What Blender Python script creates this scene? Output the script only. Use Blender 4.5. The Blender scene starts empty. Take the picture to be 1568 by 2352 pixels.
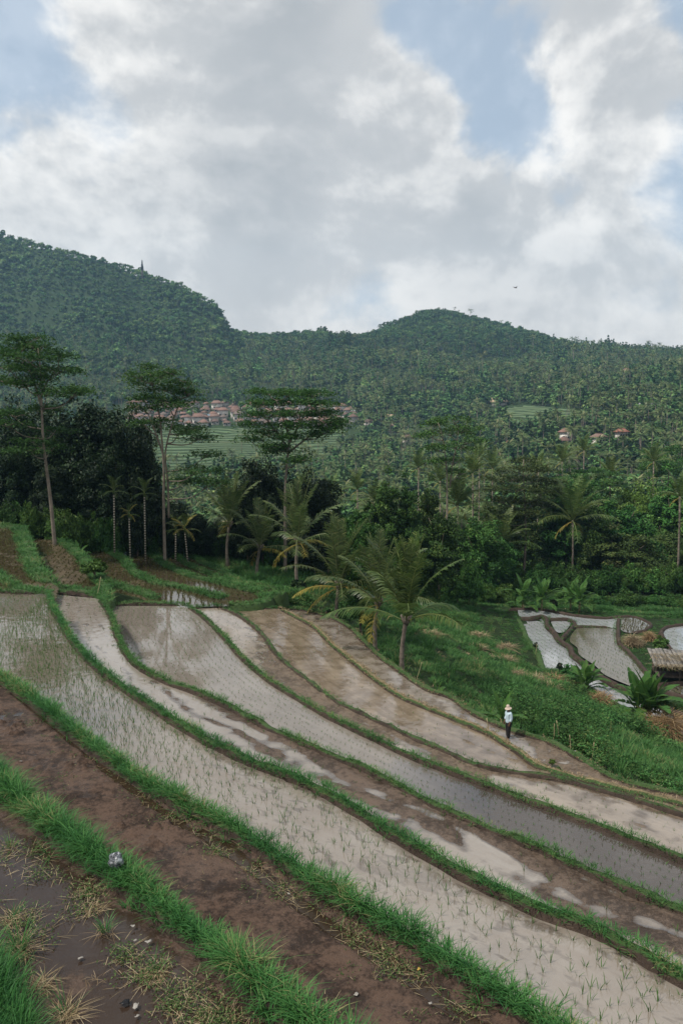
import bpy, math, random
import numpy as np
from mathutils import Vector, Matrix, geometry

R = math.radians
rng = np.random.default_rng(11)
random.seed(5)
C = bpy.context.scene.collection
sc = bpy.context.scene

# ------------------------------------------------------------------ camera
F, CX, CY = 28 / 36 * 2352, 784.0, 1176.0
PITCH = R(6.52)
cam_d = bpy.data.cameras.new("camera")
cam = bpy.data.objects.new("camera", cam_d)
C.objects.link(cam)
cam_d.sensor_fit = 'VERTICAL'
cam_d.sensor_height = 36
cam_d.lens = 28
cam_d.clip_start = 0.1
cam_d.clip_end = 20000
cam.rotation_euler = (math.pi / 2 - PITCH, 0, 0)
sc.camera = cam

# ------------------------------------------------------------------ light
SUN_EL, SUN_AZ = R(56), R(-112)          # azimuth from +Y, negative = to the left of the view
sc.view_settings.view_transform = 'Standard'
sc.view_settings.look = 'None'
sc.view_settings.exposure = 0.28
CLOUD = 0.2  # opacity of the unseen clouds added to shade the land
HAZE = 0.00014
sc.view_settings.gamma = 1.0
sun_d = bpy.data.lights.new("sun", 'SUN')
sun_d.energy = 5.0
sun_d.angle = R(3)
sun_d.color = (1.0, 0.95, 0.87)
sun = bpy.data.objects.new("sun", sun_d)
C.objects.link(sun)
sd = Vector((math.sin(SUN_AZ) * math.cos(SUN_EL), math.cos(SUN_AZ) * math.cos(SUN_EL), math.sin(SUN_EL)))
sun.rotation_euler = sd.to_track_quat('Z', 'Y').to_euler()
sun.location = sd * 100
sc.cycles.max_bounces = 6
sc.cycles.diffuse_bounces = 2
sc.cycles.glossy_bounces = 3
sc.cycles.transmission_bounces = 3
sc.cycles.transparent_max_bounces = 6
sc.cycles.volume_bounces = 0
sc.cycles.use_denoising = True
sc.cycles.caustics_reflective = False
sc.cycles.caustics_refractive = False


# ------------------------------------------------------------------ node helper
class NT:
    def __init__(self, tree):
        self.t = tree
        tree.nodes.clear()

    def n(self, kind, **kw):
        nd = self.t.nodes.new(kind)
        ins = kw.pop('ins', {})
        for k, v in kw.items():
            setattr(nd, k, v)
        for k, v in ins.items():
            self.set(nd, k, v)
        return nd

    def set(self, nd, k, v):
        s = nd.inputs[k]
        if hasattr(v, 'is_output') or isinstance(v, bpy.types.NodeSocket):
            self.t.links.new(v, s)
        else:
            s.default_value = v

    def math(self, op, a, b=None, c=None, clamp=False):
        nd = self.t.nodes.new('ShaderNodeMath')
        nd.operation = op
        nd.use_clamp = clamp
        for i, v in enumerate((a, b, c)):
            if v is not None:
                self.set(nd, i, v)
        return nd.outputs[0]

    def vmath(self, op, a, b=None):
        nd = self.t.nodes.new('ShaderNodeVectorMath')
        nd.operation = op
        self.set(nd, 0, a)
        if b is not None:
            self.set(nd, 1, b)
        return nd

    def noise(self, vec, scale, detail=4.0, rough=0.55, dist=0.0):
        nd = self.n('ShaderNodeTexNoise', ins={'Scale': scale, 'Detail': detail, 'Roughness': rough, 'Distortion': dist})
        if vec is not None:
            self.t.links.new(vec, nd.inputs['Vector'])
        return nd.outputs['Fac']

    def mr(self, v, a, b, c=0.0, d=1.0, smooth=True):
        nd = self.n('ShaderNodeMapRange', interpolation_type='SMOOTHSTEP' if smooth else 'LINEAR')
        self.set(nd, 'Value', v)
        for k, x in zip(('From Min', 'From Max', 'To Min', 'To Max'), (a, b, c, d)):
            self.set(nd, k, x)
        return nd.outputs['Result']

    def mix(self, f, a, b):
        nd = self.n('ShaderNodeMix', data_type='RGBA')
        self.set(nd, 0, f)
        self.set(nd, 6, a)
        self.set(nd, 7, b)
        return nd.outputs[2]

    def ramp(self, f, stops):
        nd = self.t.nodes.new('ShaderNodeValToRGB')
        el = nd.color_ramp.elements
        while len(el) < len(stops):
            el.new(0.5)
        for e, (p, c) in zip(el, stops):
            e.position = p
            e.color = (*c, 1)
        self.set(nd, 0, f)
        return nd.outputs[0]


# ------------------------------------------------------------------ pixel rays (1568 x 2352 frame)
cp, sp = math.cos(PITCH), math.sin(PITCH)


def raydir(px, py):
    xc = (np.asarray(px, float) - CX) / F
    yc = -(np.asarray(py, float) - CY) / F
    return xc, cp + yc * sp, -sp + yc * cp


def P(px, py, drop):
    dx, dy, dz = raydir(px, py)
    t = drop / (-dz)
    return np.stack([dx * t, dy * t, np.broadcast_to(-np.asarray(drop, float), np.shape(dx * t))], -1)


def PY(px, py, Y):
    dx, dy, dz = raydir(px, py)
    t = Y / dy
    return np.stack([dx * t, np.broadcast_to(np.asarray(Y, float), np.shape(t * dx)), dz * t], -1)


def proj(p):
    p = np.asarray(p, float)
    x, y, z = p[..., 0], p[..., 1], p[..., 2]
    d = y * cp - z * sp
    u = y * sp + z * cp
    d = np.where(d < 0.05, 0.05, d)
    return CX + F * x / d, CY - F * u / d


def zpx(py, Y):
    return float(PY(CX, py, Y)[2])


# ------------------------------------------------------------------ sky
world = bpy.data.worlds.new("World")
sc.world = world
world.use_nodes = True
g = NT(world.node_tree)
tc = g.n('ShaderNodeTexCoord').outputs['Generated']
skyt = g.n('ShaderNodeTexSky', sky_type='NISHITA', sun_disc=False)
skyt.sun_elevation = SUN_EL
skyt.sun_rotation = SUN_AZ
skyt.air_density = 1.0
skyt.dust_density = 2.2
skyt.altitude = 500
sky_c = g.vmath('SCALE', skyt.outputs[0])
sky_c.inputs['Scale'].default_value = 0.12
vs = g.vmath('MULTIPLY', tc, (1.0, 1.0, 1.35)).outputs[0]
n1 = g.noise(vs, 2.6, 9.0, 0.56, 0.25)
offv = g.vmath('ADD', vs, (-0.03, -0.01, 0.045)).outputs[0]
n2 = g.noise(offv, 2.6, 9.0, 0.56, 0.25)
n4 = g.noise(g.vmath('ADD', vs, (-0.010, 0, 0.016)).outputs[0], 6.5, 7.0, 0.6, 0.2)
n3 = g.noise(vs, 6.5, 7.0, 0.6, 0.2)
bias = None
warp = g.n('ShaderNodeTexNoise', ins={'Vector': tc, 'Scale': 5.0, 'Detail': 5.0, 'Roughness': .6}).outputs['Color']
warp = g.vmath('SCALE', g.vmath('SUBTRACT', warp, (.5, .5, .5)).outputs[0])
warp.inputs['Scale'].default_value = .16
tcw = g.vmath('ADD', tc, warp.outputs[0]).outputs[0]


def blob(px, py, r, amp):
    global bias
    dx, dy, dz = raydir(px, py)
    v = Vector((float(dx), float(dy), float(dz))).normalized()
    d = g.vmath('DISTANCE', tcw, tuple(v)).outputs['Value']
    m = g.mr(d, 0.0, r / F, amp, 0.0)
    bias = m if bias is None else g.math('ADD', bias, m)


for b in [(-50, 130, 240, -.26), (1040, 20, 150, -.14), (1080, 140, 150, -.17), (1150, 240, 150, -.17), (1230, 340, 160, -.17),
          (1530, 20, 140, -.16), (1545, 480, 200, -.13), (1310, 430, 150, -.1), (230, 370, 180, -.12), (840, 620, 240, .10), (480, 560, 130, -.07),
          (560, 200, 480, .2), (640, 480, 420, .16), (1060, 500, 330, .16), (1000, 230, 160, .14), (90, 420, 260, .12), (620, 680, 150, .12),
          (1420, 330, 200, .16), (1400, 120, 200, .14), (1200, 640, 350, .16), (330, 450, 120, .08)]:
    blob(*b)
dens = g.math('ADD', n1, bias)
dens = g.math('ADD', dens, g.math('MULTIPLY', g.math('SUBTRACT', n3, 0.5), 0.30))
cov = g.mr(dens, 0.40, 0.55)
cov = g.math('MULTIPLY_ADD', cov, 0.72, 0.26)
relief = g.mr(g.math('ADD', g.math('SUBTRACT', n1, n2), g.math('MULTIPLY', g.math('SUBTRACT', n3, n4), 0.32)), -0.08, 0.09)
thick = g.mr(dens, 0.5, 0.85)
lit = g.math('SUBTRACT', g.math('MULTIPLY_ADD', relief, 0.6, 0.42), g.math('MULTIPLY', thick, 0.42), None, True)
ccol = g.ramp(lit, [(0.0, (0.38, 0.397, 0.415)), (0.45, (0.515, 0.52, 0.525)), (1.0, (0.86, 0.84, 0.81))])
zz = g.n('ShaderNodeSeparateXYZ', ins={0: tc}).outputs[2]
hz = g.mr(zz, 0.05, 0.26, 0.55, 0.0)
ccol = g.mix(hz, ccol, (0.55, 0.553, 0.555, 1))
blue = g.mix(0.65, sky_c.outputs[0], (.37, .475, .59, 1))
sky_out = g.mix(cov, blue, ccol)
bg = g.n('ShaderNodeBackground', ins={'Color': sky_out, 'Strength': 1.0})
g.n('ShaderNodeOutputWorld', ins={'Surface': bg.outputs[0]})


# ------------------------------------------------------------------ mesh helpers
class MB:
    """Collects vertices, faces and a tint per vertex, then links ONE mesh object."""

    def __init__(self):
        self.v, self.f, self.t, self.m, self.n = [], [], [], [], 0

    def add(self, v, faces, tint=0.5, mat=0):
        v = np.asarray(v, float).reshape(-1, 3)
        for f in faces:
            f = np.asarray(f, int)
            if len(f):
                self.f.append(f + self.n)
                self.m.append(np.full(len(f), mat))
        self.v.append(v)
        self.t.append(np.broadcast_to(np.asarray(tint, float), (len(v),)))
        self.n += len(v)
        return self

    def tube(self, pts, rad, seg=7, tint=0.5, mat=0, cap=True):
        pts = np.asarray(pts, float)
        n = len(pts)
        rad = np.broadcast_to(np.asarray(rad, float), (n,))
        d = np.gradient(pts, axis=0)
        d /= np.linalg.norm(d, axis=1)[:, None] + 1e-9
        ref = np.array([0, 0, 1.0]) if abs(d[0][2]) < 0.85 else np.array([1.0, 0, 0])
        a = np.cross(d, ref)
        a /= np.linalg.norm(a, axis=1)[:, None] + 1e-9
        b = np.cross(d, a)
        th = np.linspace(0, 2 * math.pi, seg, endpoint=False)
        v = pts[:, None, :] + rad[:, None, None] * (np.cos(th)[None, :, None] * a[:, None, :] + np.sin(th)[None, :, None] * b[:, None, :])
        i, j = np.meshgrid(np.arange(n - 1), np.arange(seg), indexing='ij')
        j2 = (j + 1) % seg
        q = np.stack([i * seg + j, i * seg + j2, (i + 1) * seg + j2, (i + 1) * seg + j], -1).reshape(-1, 4)
        fs = [q]
        if cap:
            fs += [np.arange(seg)[None, ::-1], (np.arange(seg) + (n - 1) * seg)[None]]
        return self.add(v.reshape(-1, 3), fs, tint, mat)

    def box(self, c, s, rz=0.0, tint=0.5, mat=0, tilt=(0, 0)):
        x, y, z = [k / 2 for k in s]
        v = np.array([[a * x, b * y, d * z] for d in (-1, 1) for a, b in ((-1, -1), (1, -1), (1, 1), (-1, 1))])
        m = np.array(Matrix.Rotation(rz, 3, 'Z') @ Matrix.Rotation(tilt[0], 3, 'X') @ Matrix.Rotation(tilt[1], 3, 'Y'))
        return self.add(v @ m.T + np.asarray(c, float), [np.array([[3, 2, 1, 0], [4, 5, 6, 7], [0, 1, 5, 4], [1, 2, 6, 5], [2, 3, 7, 6], [3, 0, 4, 7]])], tint, mat)

    def mesh(self, name, mats, smooth=False, attrs=None):
        me = bpy.data.meshes.new(name)
        V = np.concatenate(self.v) if self.v else np.zeros((0, 3))
        me.vertices.add(len(V))
        me.vertices.foreach_set('co', V.ravel())
        if self.f:
            lv = np.concatenate([f.ravel() for f in self.f])
            sz = np.concatenate([np.full(len(f), f.shape[1]) for f in self.f])
            me.loops.add(len(lv))
            me.loops.foreach_set('vertex_index', lv.astype(np.int32))
            me.polygons.add(len(sz))
            me.polygons.foreach_set('loop_start', (np.cumsum(sz) - sz).astype(np.int32))
            me.polygons.foreach_set('material_index', np.concatenate(self.m).astype(np.int32))
            if smooth:
                me.polygons.foreach_set('use_smooth', np.ones(len(sz), bool))
        for m in (mats if isinstance(mats, (list, tuple)) else [mats]):
            me.materials.append(m)
        a = me.attributes.new('tint', 'FLOAT', 'POINT')
        a.data.foreach_set('value', np.concatenate(self.t).astype(np.float32))
        for k, val in (attrs or {}).items():
            val = np.asarray(val, np.float32)
            if val.ndim == 2:
                a = me.attributes.new(k, 'FLOAT_VECTOR', 'POINT')
                a.data.foreach_set('vector', val.ravel())
            else:
                a = me.attributes.new(k, 'FLOAT', 'POINT')
                a.data.foreach_set('value', val)
        me.update(calc_edges=True)
        return me

    def build(self, name, mats, parent=None, smooth=False, attrs=None):
        return link(name, self.mesh(name, mats, smooth, attrs), parent)


def link(name, me, parent=None, col=None):
    o = bpy.data.objects.new(name, me)
    (col or C).objects.link(o)
    if parent is not None:
        o.parent = parent
    return o


def tag(o, label=None, cat=None, group=None, kind=None):
    if label: o['label'] = label
    if cat: o['category'] = cat
    if group: o['group'] = group
    if kind: o['kind'] = kind
    return o


def thing(name, label, cat, loc=(0, 0, 0), rz=0.0, group=None):
    o = bpy.data.objects.new(name, None)
    C.objects.link(o)
    o.location = [float(k) for k in loc]
    o.rotation_euler = (0, 0, rz)
    o.empty_display_size = 0.2
    return tag(o, label, cat, group)


def dup(root, loc, rz=0.0, scale=None, label=None, group=None):
    r = root.copy()
    C.objects.link(r)
    r.location = [float(k) for k in loc]
    r.rotation_euler = (0, 0, rz)
    if scale is not None:
        r.scale = scale if isinstance(scale, (tuple, list)) else (scale,) * 3
    if label: r['label'] = label
    if group: r['group'] = group
    for ch in list(root.children):
        c = ch.copy()
        C.objects.link(c)
        c.parent = r
        for gch in list(ch.children):
            d = gch.copy()
            C.objects.link(d)
            d.parent = c
    return r


def struct(o, label=None):
    o['kind'] = 'structure'
    if label: o['label'] = label
    return o


def stuff(o, label=None, cat=None):
    o['kind'] = 'stuff'
    if label: o['label'] = label
    if cat: o['category'] = cat
    return o


# value noise (numpy)
def vnoise(x, y, seed=0):
    x = np.asarray(x, float); y = np.asarray(y, float)
    xi = np.floor(x).astype(np.int64); yi = np.floor(y).astype(np.int64)
    fx = x - xi; fy = y - yi
    fx = fx * fx * (3 - 2 * fx); fy = fy * fy * (3 - 2 * fy)

    def h(a, b):
        n = (a * 374761393 + b * 668265263 + seed * 974634777) & 0xFFFFFFFF
        n = ((n ^ (n >> 13)) * 1274126177) & 0xFFFFFFFF
        n = n ^ (n >> 16)
        return (n & 0xFFFF) / 65535.0
    a, b = h(xi, yi), h(xi + 1, yi)
    c, d = h(xi, yi + 1), h(xi + 1, yi + 1)
    return (a * (1 - fx) + b * fx) * (1 - fy) + (c * (1 - fx) + d * fx) * fy


def fbm(x, y, oct=4, seed=0, gain=0.5):
    s, a, tot = 0, 1.0, 0.0
    for k in range(oct):
        s = s + a * vnoise(x * 2 ** k, y * 2 ** k, seed + k)
        tot += a
        a *= gain
    return s / tot * 2 - 1


def sstep(a, b, x):
    t = np.clip((np.asarray(x, float) - a) / (b - a), 0, 1)
    return t * t * (3 - 2 * t)


def spline(pts, step):
    """Catmull-Rom through pts (n,d), resampled about every `step`."""
    p = np.asarray(pts, float)
    p = np.vstack([2 * p[0] - p[1], p, 2 * p[-1] - p[-2]])
    out = []
    for i in range(1, len(p) - 2):
        t = np.linspace(0, 1, 12, endpoint=False)[:, None]
        a, b, c, d = p[i - 1], p[i], p[i + 1], p[i + 2]
        out.append(0.5 * (2 * b + (c - a) * t + (2 * a - 5 * b + 4 * c - d) * t * t + (3 * b - a - 3 * c + d) * t ** 3))
    out = np.vstack(out + [p[-2][None]])
    L = np.concatenate([[0], np.cumsum(np.linalg.norm(np.diff(out, axis=0), axis=1))])
    n = max(3, int(L[-1] / step))
    return resamp(out, n)


def resamp(p, n):
    L = np.concatenate([[0], np.cumsum(np.linalg.norm(np.diff(p, axis=0), axis=1))])
    s = np.linspace(0, L[-1], n)
    return np.stack([np.interp(s, L, p[:, k]) for k in range(p.shape[1])], -1)


def inpoly(px, py, poly):
    poly = np.asarray(poly, float)
    px = np.asarray(px, float); py = np.asarray(py, float)
    ins = np.zeros(px.shape, bool)
    j = len(poly) - 1
    for i in range(len(poly)):
        xi, yi, xj, yj = *poly[i], *poly[j]
        c = ((yi > py) != (yj > py)) & (px < (xj - xi) * (py - yi) / (yj - yi + 1e-12) + xi)
        ins ^= c
        j = i
    return ins


# ------------------------------------------------------------------ materials
def new_mat(name):
    m = bpy.data.materials.new(name)
    m.use_nodes = True
    return m, NT(m.node_tree)


def plain(name, col, rough=0.7, var=0.25, scale=6.0, bump=0.0, spec=0.3, metal=0.0, col2=None, objrand=0.0):
    m, t = new_mat(name)
    co = t.n('ShaderNodeTexCoord').outputs['Object']
    n = t.noise(co, scale, 5)
    c2 = col2 or tuple(k * (1 - var) for k in col)
    c = t.mix(t.mr(n, 0.3, 0.7), (*c2, 1), (*[min(1, k * (1 + var * .5)) for k in col], 1))
    if objrand:
        oi = t.n('ShaderNodeObjectInfo').outputs['Random']
        hs = t.n('ShaderNodeHueSaturation', ins={'Color': c, 'Value': t.mr(oi, 0, 1, 1 - objrand, 1 + objrand, False)})
        c = hs.outputs[0]
    p = t.n('ShaderNodeBsdfPrincipled', ins={'Base Color': c, 'Roughness': rough, 'Metallic': metal, 'Specular IOR Level': spec})
    if bump:
        b = t.n('ShaderNodeBump', ins={'Height': t.noise(co, scale * 4, 5), 'Strength': bump, 'Distance': 0.05})
        t.t.links.new(b.outputs[0], p.inputs['Normal'])
    t.n('ShaderNodeOutputMaterial', ins={'Surface': p.outputs[0]})
    return m


def leafmat(name, stops, trans=0.3, rough=0.5, objrand=0.25, patch=0.0, spec=0.12):
    """Leaf colour from each leaf's own tint, varied from plant to plant."""
    m, t = new_mat(name)
    at = t.n('ShaderNodeAttribute', attribute_name='tint').outputs['Fac']
    oi = t.n('ShaderNodeObjectInfo')
    f = at
    if patch:
        geo = t.n('ShaderNodeNewGeometry').outputs['Position']
        f = t.math('ADD', f, t.mr(t.noise(geo, patch, 3), 0.3, 0.7, -0.3, 0.3))
    c = t.ramp(f, stops)
    if objrand:
        hs = t.n('ShaderNodeHueSaturation', ins={'Color': c, 'Value': t.mr(oi.outputs['Random'], 0, 1, 1 - objrand, 1 + objrand, False)})
        frac = t.math('FRACT', t.math('MULTIPLY', oi.outputs['Random'], 17.3))
        t.set(hs, 'Hue', t.mr(frac, 0, 1, 0.5 - 0.09 * objrand, 0.5 + 0.06 * objrand, False))
        c = hs.outputs[0]
    p = t.n('ShaderNodeBsdfPrincipled', ins={'Base Color': c, 'Roughness': rough, 'Specular IOR Level': spec})
    out = p.outputs[0]
    if trans:
        tr = t.n('ShaderNodeBsdfTranslucent', ins={'Color': c})
        out = t.n('ShaderNodeMixShader', ins={0: trans, 1: p.outputs[0], 2: tr.outputs[0]}).outputs[0]
    t.n('ShaderNodeOutputMaterial', ins={'Surface': out})
    return m


def bladestops(a, b, c, d=None):
    s = [(0.0, a), (0.5, b), (1.0, c)]
    return s


M = {}
M['grass'] = leafmat('grass_blades', [(0, (.028, .10, .032)), (.5, (.052, .165, .043)), (.9, (.098, .24, .066)), (1, (.26, .25, .11))], 0.3, 0.45, 0, 0.55)
M['grass_far'] = leafmat('grass_blades_short', [(0, (.034, .095, .026)), (.5, (.060, .160, .042)), (.9, (.11, .225, .065)), (1, (.24, .23, .10))], 0.3, 0.5, 0, 0.3)
M['straw'] = leafmat('dry_straw', [(0, (.11, .075, .04)), (.5, (.25, .185, .10)), (1, (.46, .37, .24))], 0.1, 0.6, 0.1)
M['weed'] = leafmat('weed_leaves', [(0, (.035, .06, .018)), (.5, (.065, .12, .035)), (.8, (.12, .17, .06)), (1, (.3, .25, .13))], 0.2, 0.5, 0)
M['seedling'] = leafmat('seedling_blades', [(0, (.045, .105, .025)), (1, (.10, .21, .05))], 0.3, 0.45, 0)
M['stubble'] = leafmat('brown_rice_stubble', [(0, (.050, .045, .018)), (.5, (.085, .085, .028)), (1, (.09, .14, .04))], 0.2, 0.6, 0)
M['bark'] = plain('grey_bark', (.20, .165, .13), 0.9, 0.4, 1.5, 0.5)
M['palmbark'] = plain('palm_bark', (.17, .14, .11), 0.9, 0.5, 3, 0.6)
M['darkwood'] = plain('weathered_wood', (.10, .08, .065), 0.9, 0.5, 5, 0.5)

# soil of the bunds
m, t = new_mat('bund_soil')
geo = t.n('ShaderNodeNewGeometry')
n = t.noise(geo.outputs['Position'], 1.6, 6, 0.65)
nf = t.noise(geo.outputs['Position'], 14, 5, 0.7)
at = t.n('ShaderNodeAttribute', attribute_name='tint').outputs['Fac']     # how grassy or strawy the bund is
col = t.ramp(t.math('MULTIPLY_ADD', n, 0.6, t.math('MULTIPLY', nf, 0.4)), [(.3, (.020, .014, .010)), (.55, (.055, .038, .028)), (.75, (.12, .088, .064))])
gcol = t.ramp(nf, [(.35, (.03, .055, .018)), (.65, (.06, .11, .03))])
scol = t.ramp(nf, [(.35, (.12, .085, .05)), (.65, (.30, .23, .13))])
col = t.mix(t.mr(t.math('ADD', at, t.math('MULTIPLY', t.math('SUBTRACT', n, .5), .8)), .35, .6), col, gcol)
col = t.mix(t.mr(t.math('ADD', at, t.math('MULTIPLY', t.math('SUBTRACT', n, .5), .6)), 1.3, 1.7), col, scol)
bp = t.n('ShaderNodeBump', ins={'Height': nf, 'Strength': 0.9, 'Distance': 0.06})
p = t.n('ShaderNodeBsdfPrincipled', ins={'Base Color': col, 'Roughness': 0.8, 'Normal': bp.outputs[0], 'Specular IOR Level': .25})
t.n('ShaderNodeOutputMaterial', ins={'Surface': p.outputs[0]})
M['bund'] = m

# terrain
m, t = new_mat('terrain_ground')
geo = t.n('ShaderNodeNewGeometry').outputs['Position']
n = t.noise(geo, 0.35, 7, 0.65)
nf = t.noise(geo, 5, 6, 0.7)
c = t.ramp(t.math('MULTIPLY_ADD', n, .5, t.math('MULTIPLY', nf, .5)), [(.3, (.010, .018, .006)), (.5, (.018, .034, .010)), (.64, (.034, .058, .018)), (.78, (.07, .07, .03))])
bp = t.n('ShaderNodeBump', ins={'Height': nf, 'Strength': 0.8, 'Distance': 0.25})
p = t.n('ShaderNodeBsdfPrincipled', ins={'Base Color': c, 'Roughness': 0.9, 'Normal': bp.outputs[0], 'Specular IOR Level': .15})
t.n('ShaderNodeOutputMaterial', ins={'Surface': p.outputs[0]})
M['ground'] = m


def paddy_mat(name, turbid, mud_lo, mud_hi, rough=0.06, ripple=0.02, mudrough=0.5, sed=None, clear=None, ior=1.62):
    """Muddy water, with the bed showing wherever it stands above the water (attribute mudh, metres)."""
    m, t = new_mat(name)
    geo = t.n('ShaderNodeNewGeometry').outputs['Position']
    st = t.n('ShaderNodeAttribute', attribute_name='st').outputs['Vector']
    mh = t.n('ShaderNodeAttribute', attribute_name='mudh').outputs['Fac']
    nf = t.noise(geo, 7, 7, 0.68)
    nm = t.noise(geo, 1.3, 5, 0.6)
    ss = t.vmath('MULTIPLY', st, (0.22, 1.5, 1.0)).outputs[0]
    ns = t.noise(ss, 1.0, 6, 0.62, 0.6)
    h = t.math('ADD', mh, t.math('MULTIPLY', t.math('SUBTRACT', nf, 0.5), 0.035))
    mask = t.mr(h, -0.004, 0.006)
    # water body: suspended silt drifts in streaks, the shallow edges are browner
    shallow = t.mr(h, -0.035, 0.0)
    wc = t.mix(t.mr(t.math('MULTIPLY_ADD', ns, .6, t.math('MULTIPLY', nm, .4)), .35, .66), (*(sed or tuple(k * .72 for k in turbid)), 1), (*turbid, 1))
    wc = t.mix(t.math('MULTIPLY', shallow, 0.75), wc, (*mud_lo, 1))
    if clear:      # water colour fades to a second, darker tone by the third st component
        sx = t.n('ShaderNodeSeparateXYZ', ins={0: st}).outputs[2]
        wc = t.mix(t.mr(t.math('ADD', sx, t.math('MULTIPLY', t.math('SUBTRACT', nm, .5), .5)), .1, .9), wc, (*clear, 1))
    wb = t.n('ShaderNodeBump', ins={'Height': t.noise(geo, 2.5, 3, 0.5), 'Strength': ripple, 'Distance': 0.3})
    w = t.n('ShaderNodeBsdfPrincipled', ins={'Base Color': wc, 'Roughness': rough, 'IOR': ior, 'Specular IOR Level': 0.5, 'Normal': wb.outputs[0]})
    n9 = t.noise(geo, 24, 4, .7)
    mc = t.mix(t.mr(t.math('ADD', t.math('MULTIPLY_ADD', nf, .45, t.math('MULTIPLY', nm, .40)), t.math('MULTIPLY', n9, .25)), .47, .62), (*mud_lo, 1), (*mud_hi, 1))
    dryer = t.mr(h, 0.02, 0.07)
    mb = t.n('ShaderNodeBump', ins={'Height': t.math('ADD', nf, t.math('MULTIPLY', t.noise(geo, 28, 5, .7), .5)), 'Strength': 0.7, 'Distance': 0.05})
    mr_ = t.mr(dryer, 0, 1, mudrough * .55, mudrough + .25, False)
    mu = t.n('ShaderNodeBsdfPrincipled', ins={'Base Color': mc, 'Roughness': mr_, 'Specular IOR Level': 0.22, 'Normal': mb.outputs[0]})
    mx = t.n('ShaderNodeMixShader', ins={0: mask, 1: w.outputs[0], 2: mu.outputs[0]})
    t.n('ShaderNodeOutputMaterial', ins={'Surface': mx.outputs[0]})
    return m


# ------------------------------------------------------------------ the terraces, traced as bund lines with a level each
DROP = {0: 6.3, 1: 7.0, 2: 8.3, 3: 9.8, 4: 11.3, 5: 12.5, 6: 13.6, 7: 15.0}
BL = {
    0: [(-260, 1600), (-110, 1705), (0, 1795), (60, 1852), (150, 1922), (250, 1992), (340, 2062), (430, 2132), (520, 2202), (610, 2286), (705, 2362), (800, 2440), (920, 2540)],
    1: [(-260, 1405), (-120, 1480), (0, 1550), (100, 1622), (200, 1702), (300, 1772), (400, 1835), (500, 1885), (600, 1945), (700, 2012), (800, 2078), (900, 2134), (1000, 2197), (1100, 2265), (1200, 2328), (1330, 2408), (1500, 2510)],
    2: [(113, 1366), (122, 1395), (142, 1430), (172, 1478), (230, 1540), (330, 1612), (430, 1677), (540, 1737), (660, 1787), (762, 1832), (906, 1922), (1050, 2005), (1214, 2087), (1379, 2147), (1568, 2255), (1750, 2350), (1950, 2450)],
    3: [(228, 1375), (255, 1415), (275, 1470), (310, 1525), (380, 1566), (450, 1592), (530, 1627), (620, 1677), (700, 1712), (762, 1738), (850, 1775), (942, 1825), (1030, 1868), (1122, 1908), (1230, 1950), (1328, 1995), (1450, 2050), (1568, 2102), (1750, 2180), (1950, 2265)],
    4: [(428, 1392), (470, 1420), (520, 1470), (560, 1515), (620, 1565), (700, 1615), (760, 1650), (850, 1695), (930, 1733), (1009, 1766), (1090, 1795), (1173, 1828), (1280, 1866), (1379, 1902), (1470, 1940), (1568, 1980), (1750, 2050), (1950, 2125)],
    5: [(500, 1394), (550, 1415), (600, 1455), (640, 1510), (700, 1560), (770, 1612), (840, 1647), (900, 1675), (960, 1702), (1040, 1737), (1096, 1762), (1204, 1780), (1302, 1796), (1430, 1831), (1568, 1875), (1750, 1935), (1950, 2000)],
    6: [(640, 1398), (720, 1440), (762, 1480), (800, 1512), (839, 1543), (916, 1598), (1019, 1643), (1080, 1668), (1132, 1692), (1189, 1728), (1240, 1764), (1320, 1788), (1430, 1818), (1568, 1852), (1750, 1905), (1950, 1965)],
    7: [(660, 1395), (740, 1413), (800, 1440), (839, 1478), (880, 1515), (916, 1540), (978, 1583), (1040, 1606), (1080, 1635), (1122, 1657), (1189, 1684), (1256, 1704), (1328, 1742), (1369, 1768), (1440, 1800), (1568, 1830), (1750, 1880), (1950, 1930)],
}
BL[0] = [(a, b + 12) for a, b in BL[0]]
BL[1] = [(a, b + 9) for a, b in BL[1]]
BW = {i: spline(P(*np.array(BL[i], float).T, DROP[i]), 0.2) for i in BL}     # world centre lines
near0 = BW[0].copy()
near0[:, :2] += np.array([-0.55, -0.84]) * 7.0                                # the field at the foot of the viewpoint runs out of the frame

# upper-left fields beyond the cross bund
UF = {
    'a': (9.4, [(-200, 1195), (-20, 1214), (48, 1216), (58, 1240), (68, 1270), (82, 1302), (104, 1332), (132, 1352), (124, 1380), (0, 1382), (-240, 1384)]),
    'b': (10.8, [(20, 1216), (67, 1220), (144, 1244), (175, 1267), (200, 1292), (221, 1318), (238, 1342), (243, 1365), (242, 1398), (70, 1380), (30, 1285)]),
    'c': (12.4, [(110, 1236), (180, 1249), (247, 1254), (262, 1272), (288, 1290), (313, 1318), (360, 1339), (411, 1349), (462, 1362), (519, 1377), (524, 1392), (440, 1394), (250, 1405), (190, 1400), (130, 1290)]),
    'd': (13.3, [(220, 1250), (258, 1259), (329, 1264), (360, 1282), (390, 1303), (437, 1323), (488, 1336), (540, 1349), (591, 1361), (604, 1382), (588, 1392), (500, 1393), (380, 1370), (240, 1290)]),
    'e': (13.6, [(290, 1258), (360, 1263), (401, 1277), (437, 1300), (473, 1316), (514, 1331), (560, 1346), (617, 1356), (622, 1368), (590, 1375), (480, 1350), (330, 1300)]),
    'f': (13.9, [(340, 1258), (430, 1275), (447, 1282), (478, 1298), (509, 1312), (540, 1330), (600, 1346), (650, 1356), (640, 1368), (560, 1362), (440, 1320), (350, 1275)]),
}
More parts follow.
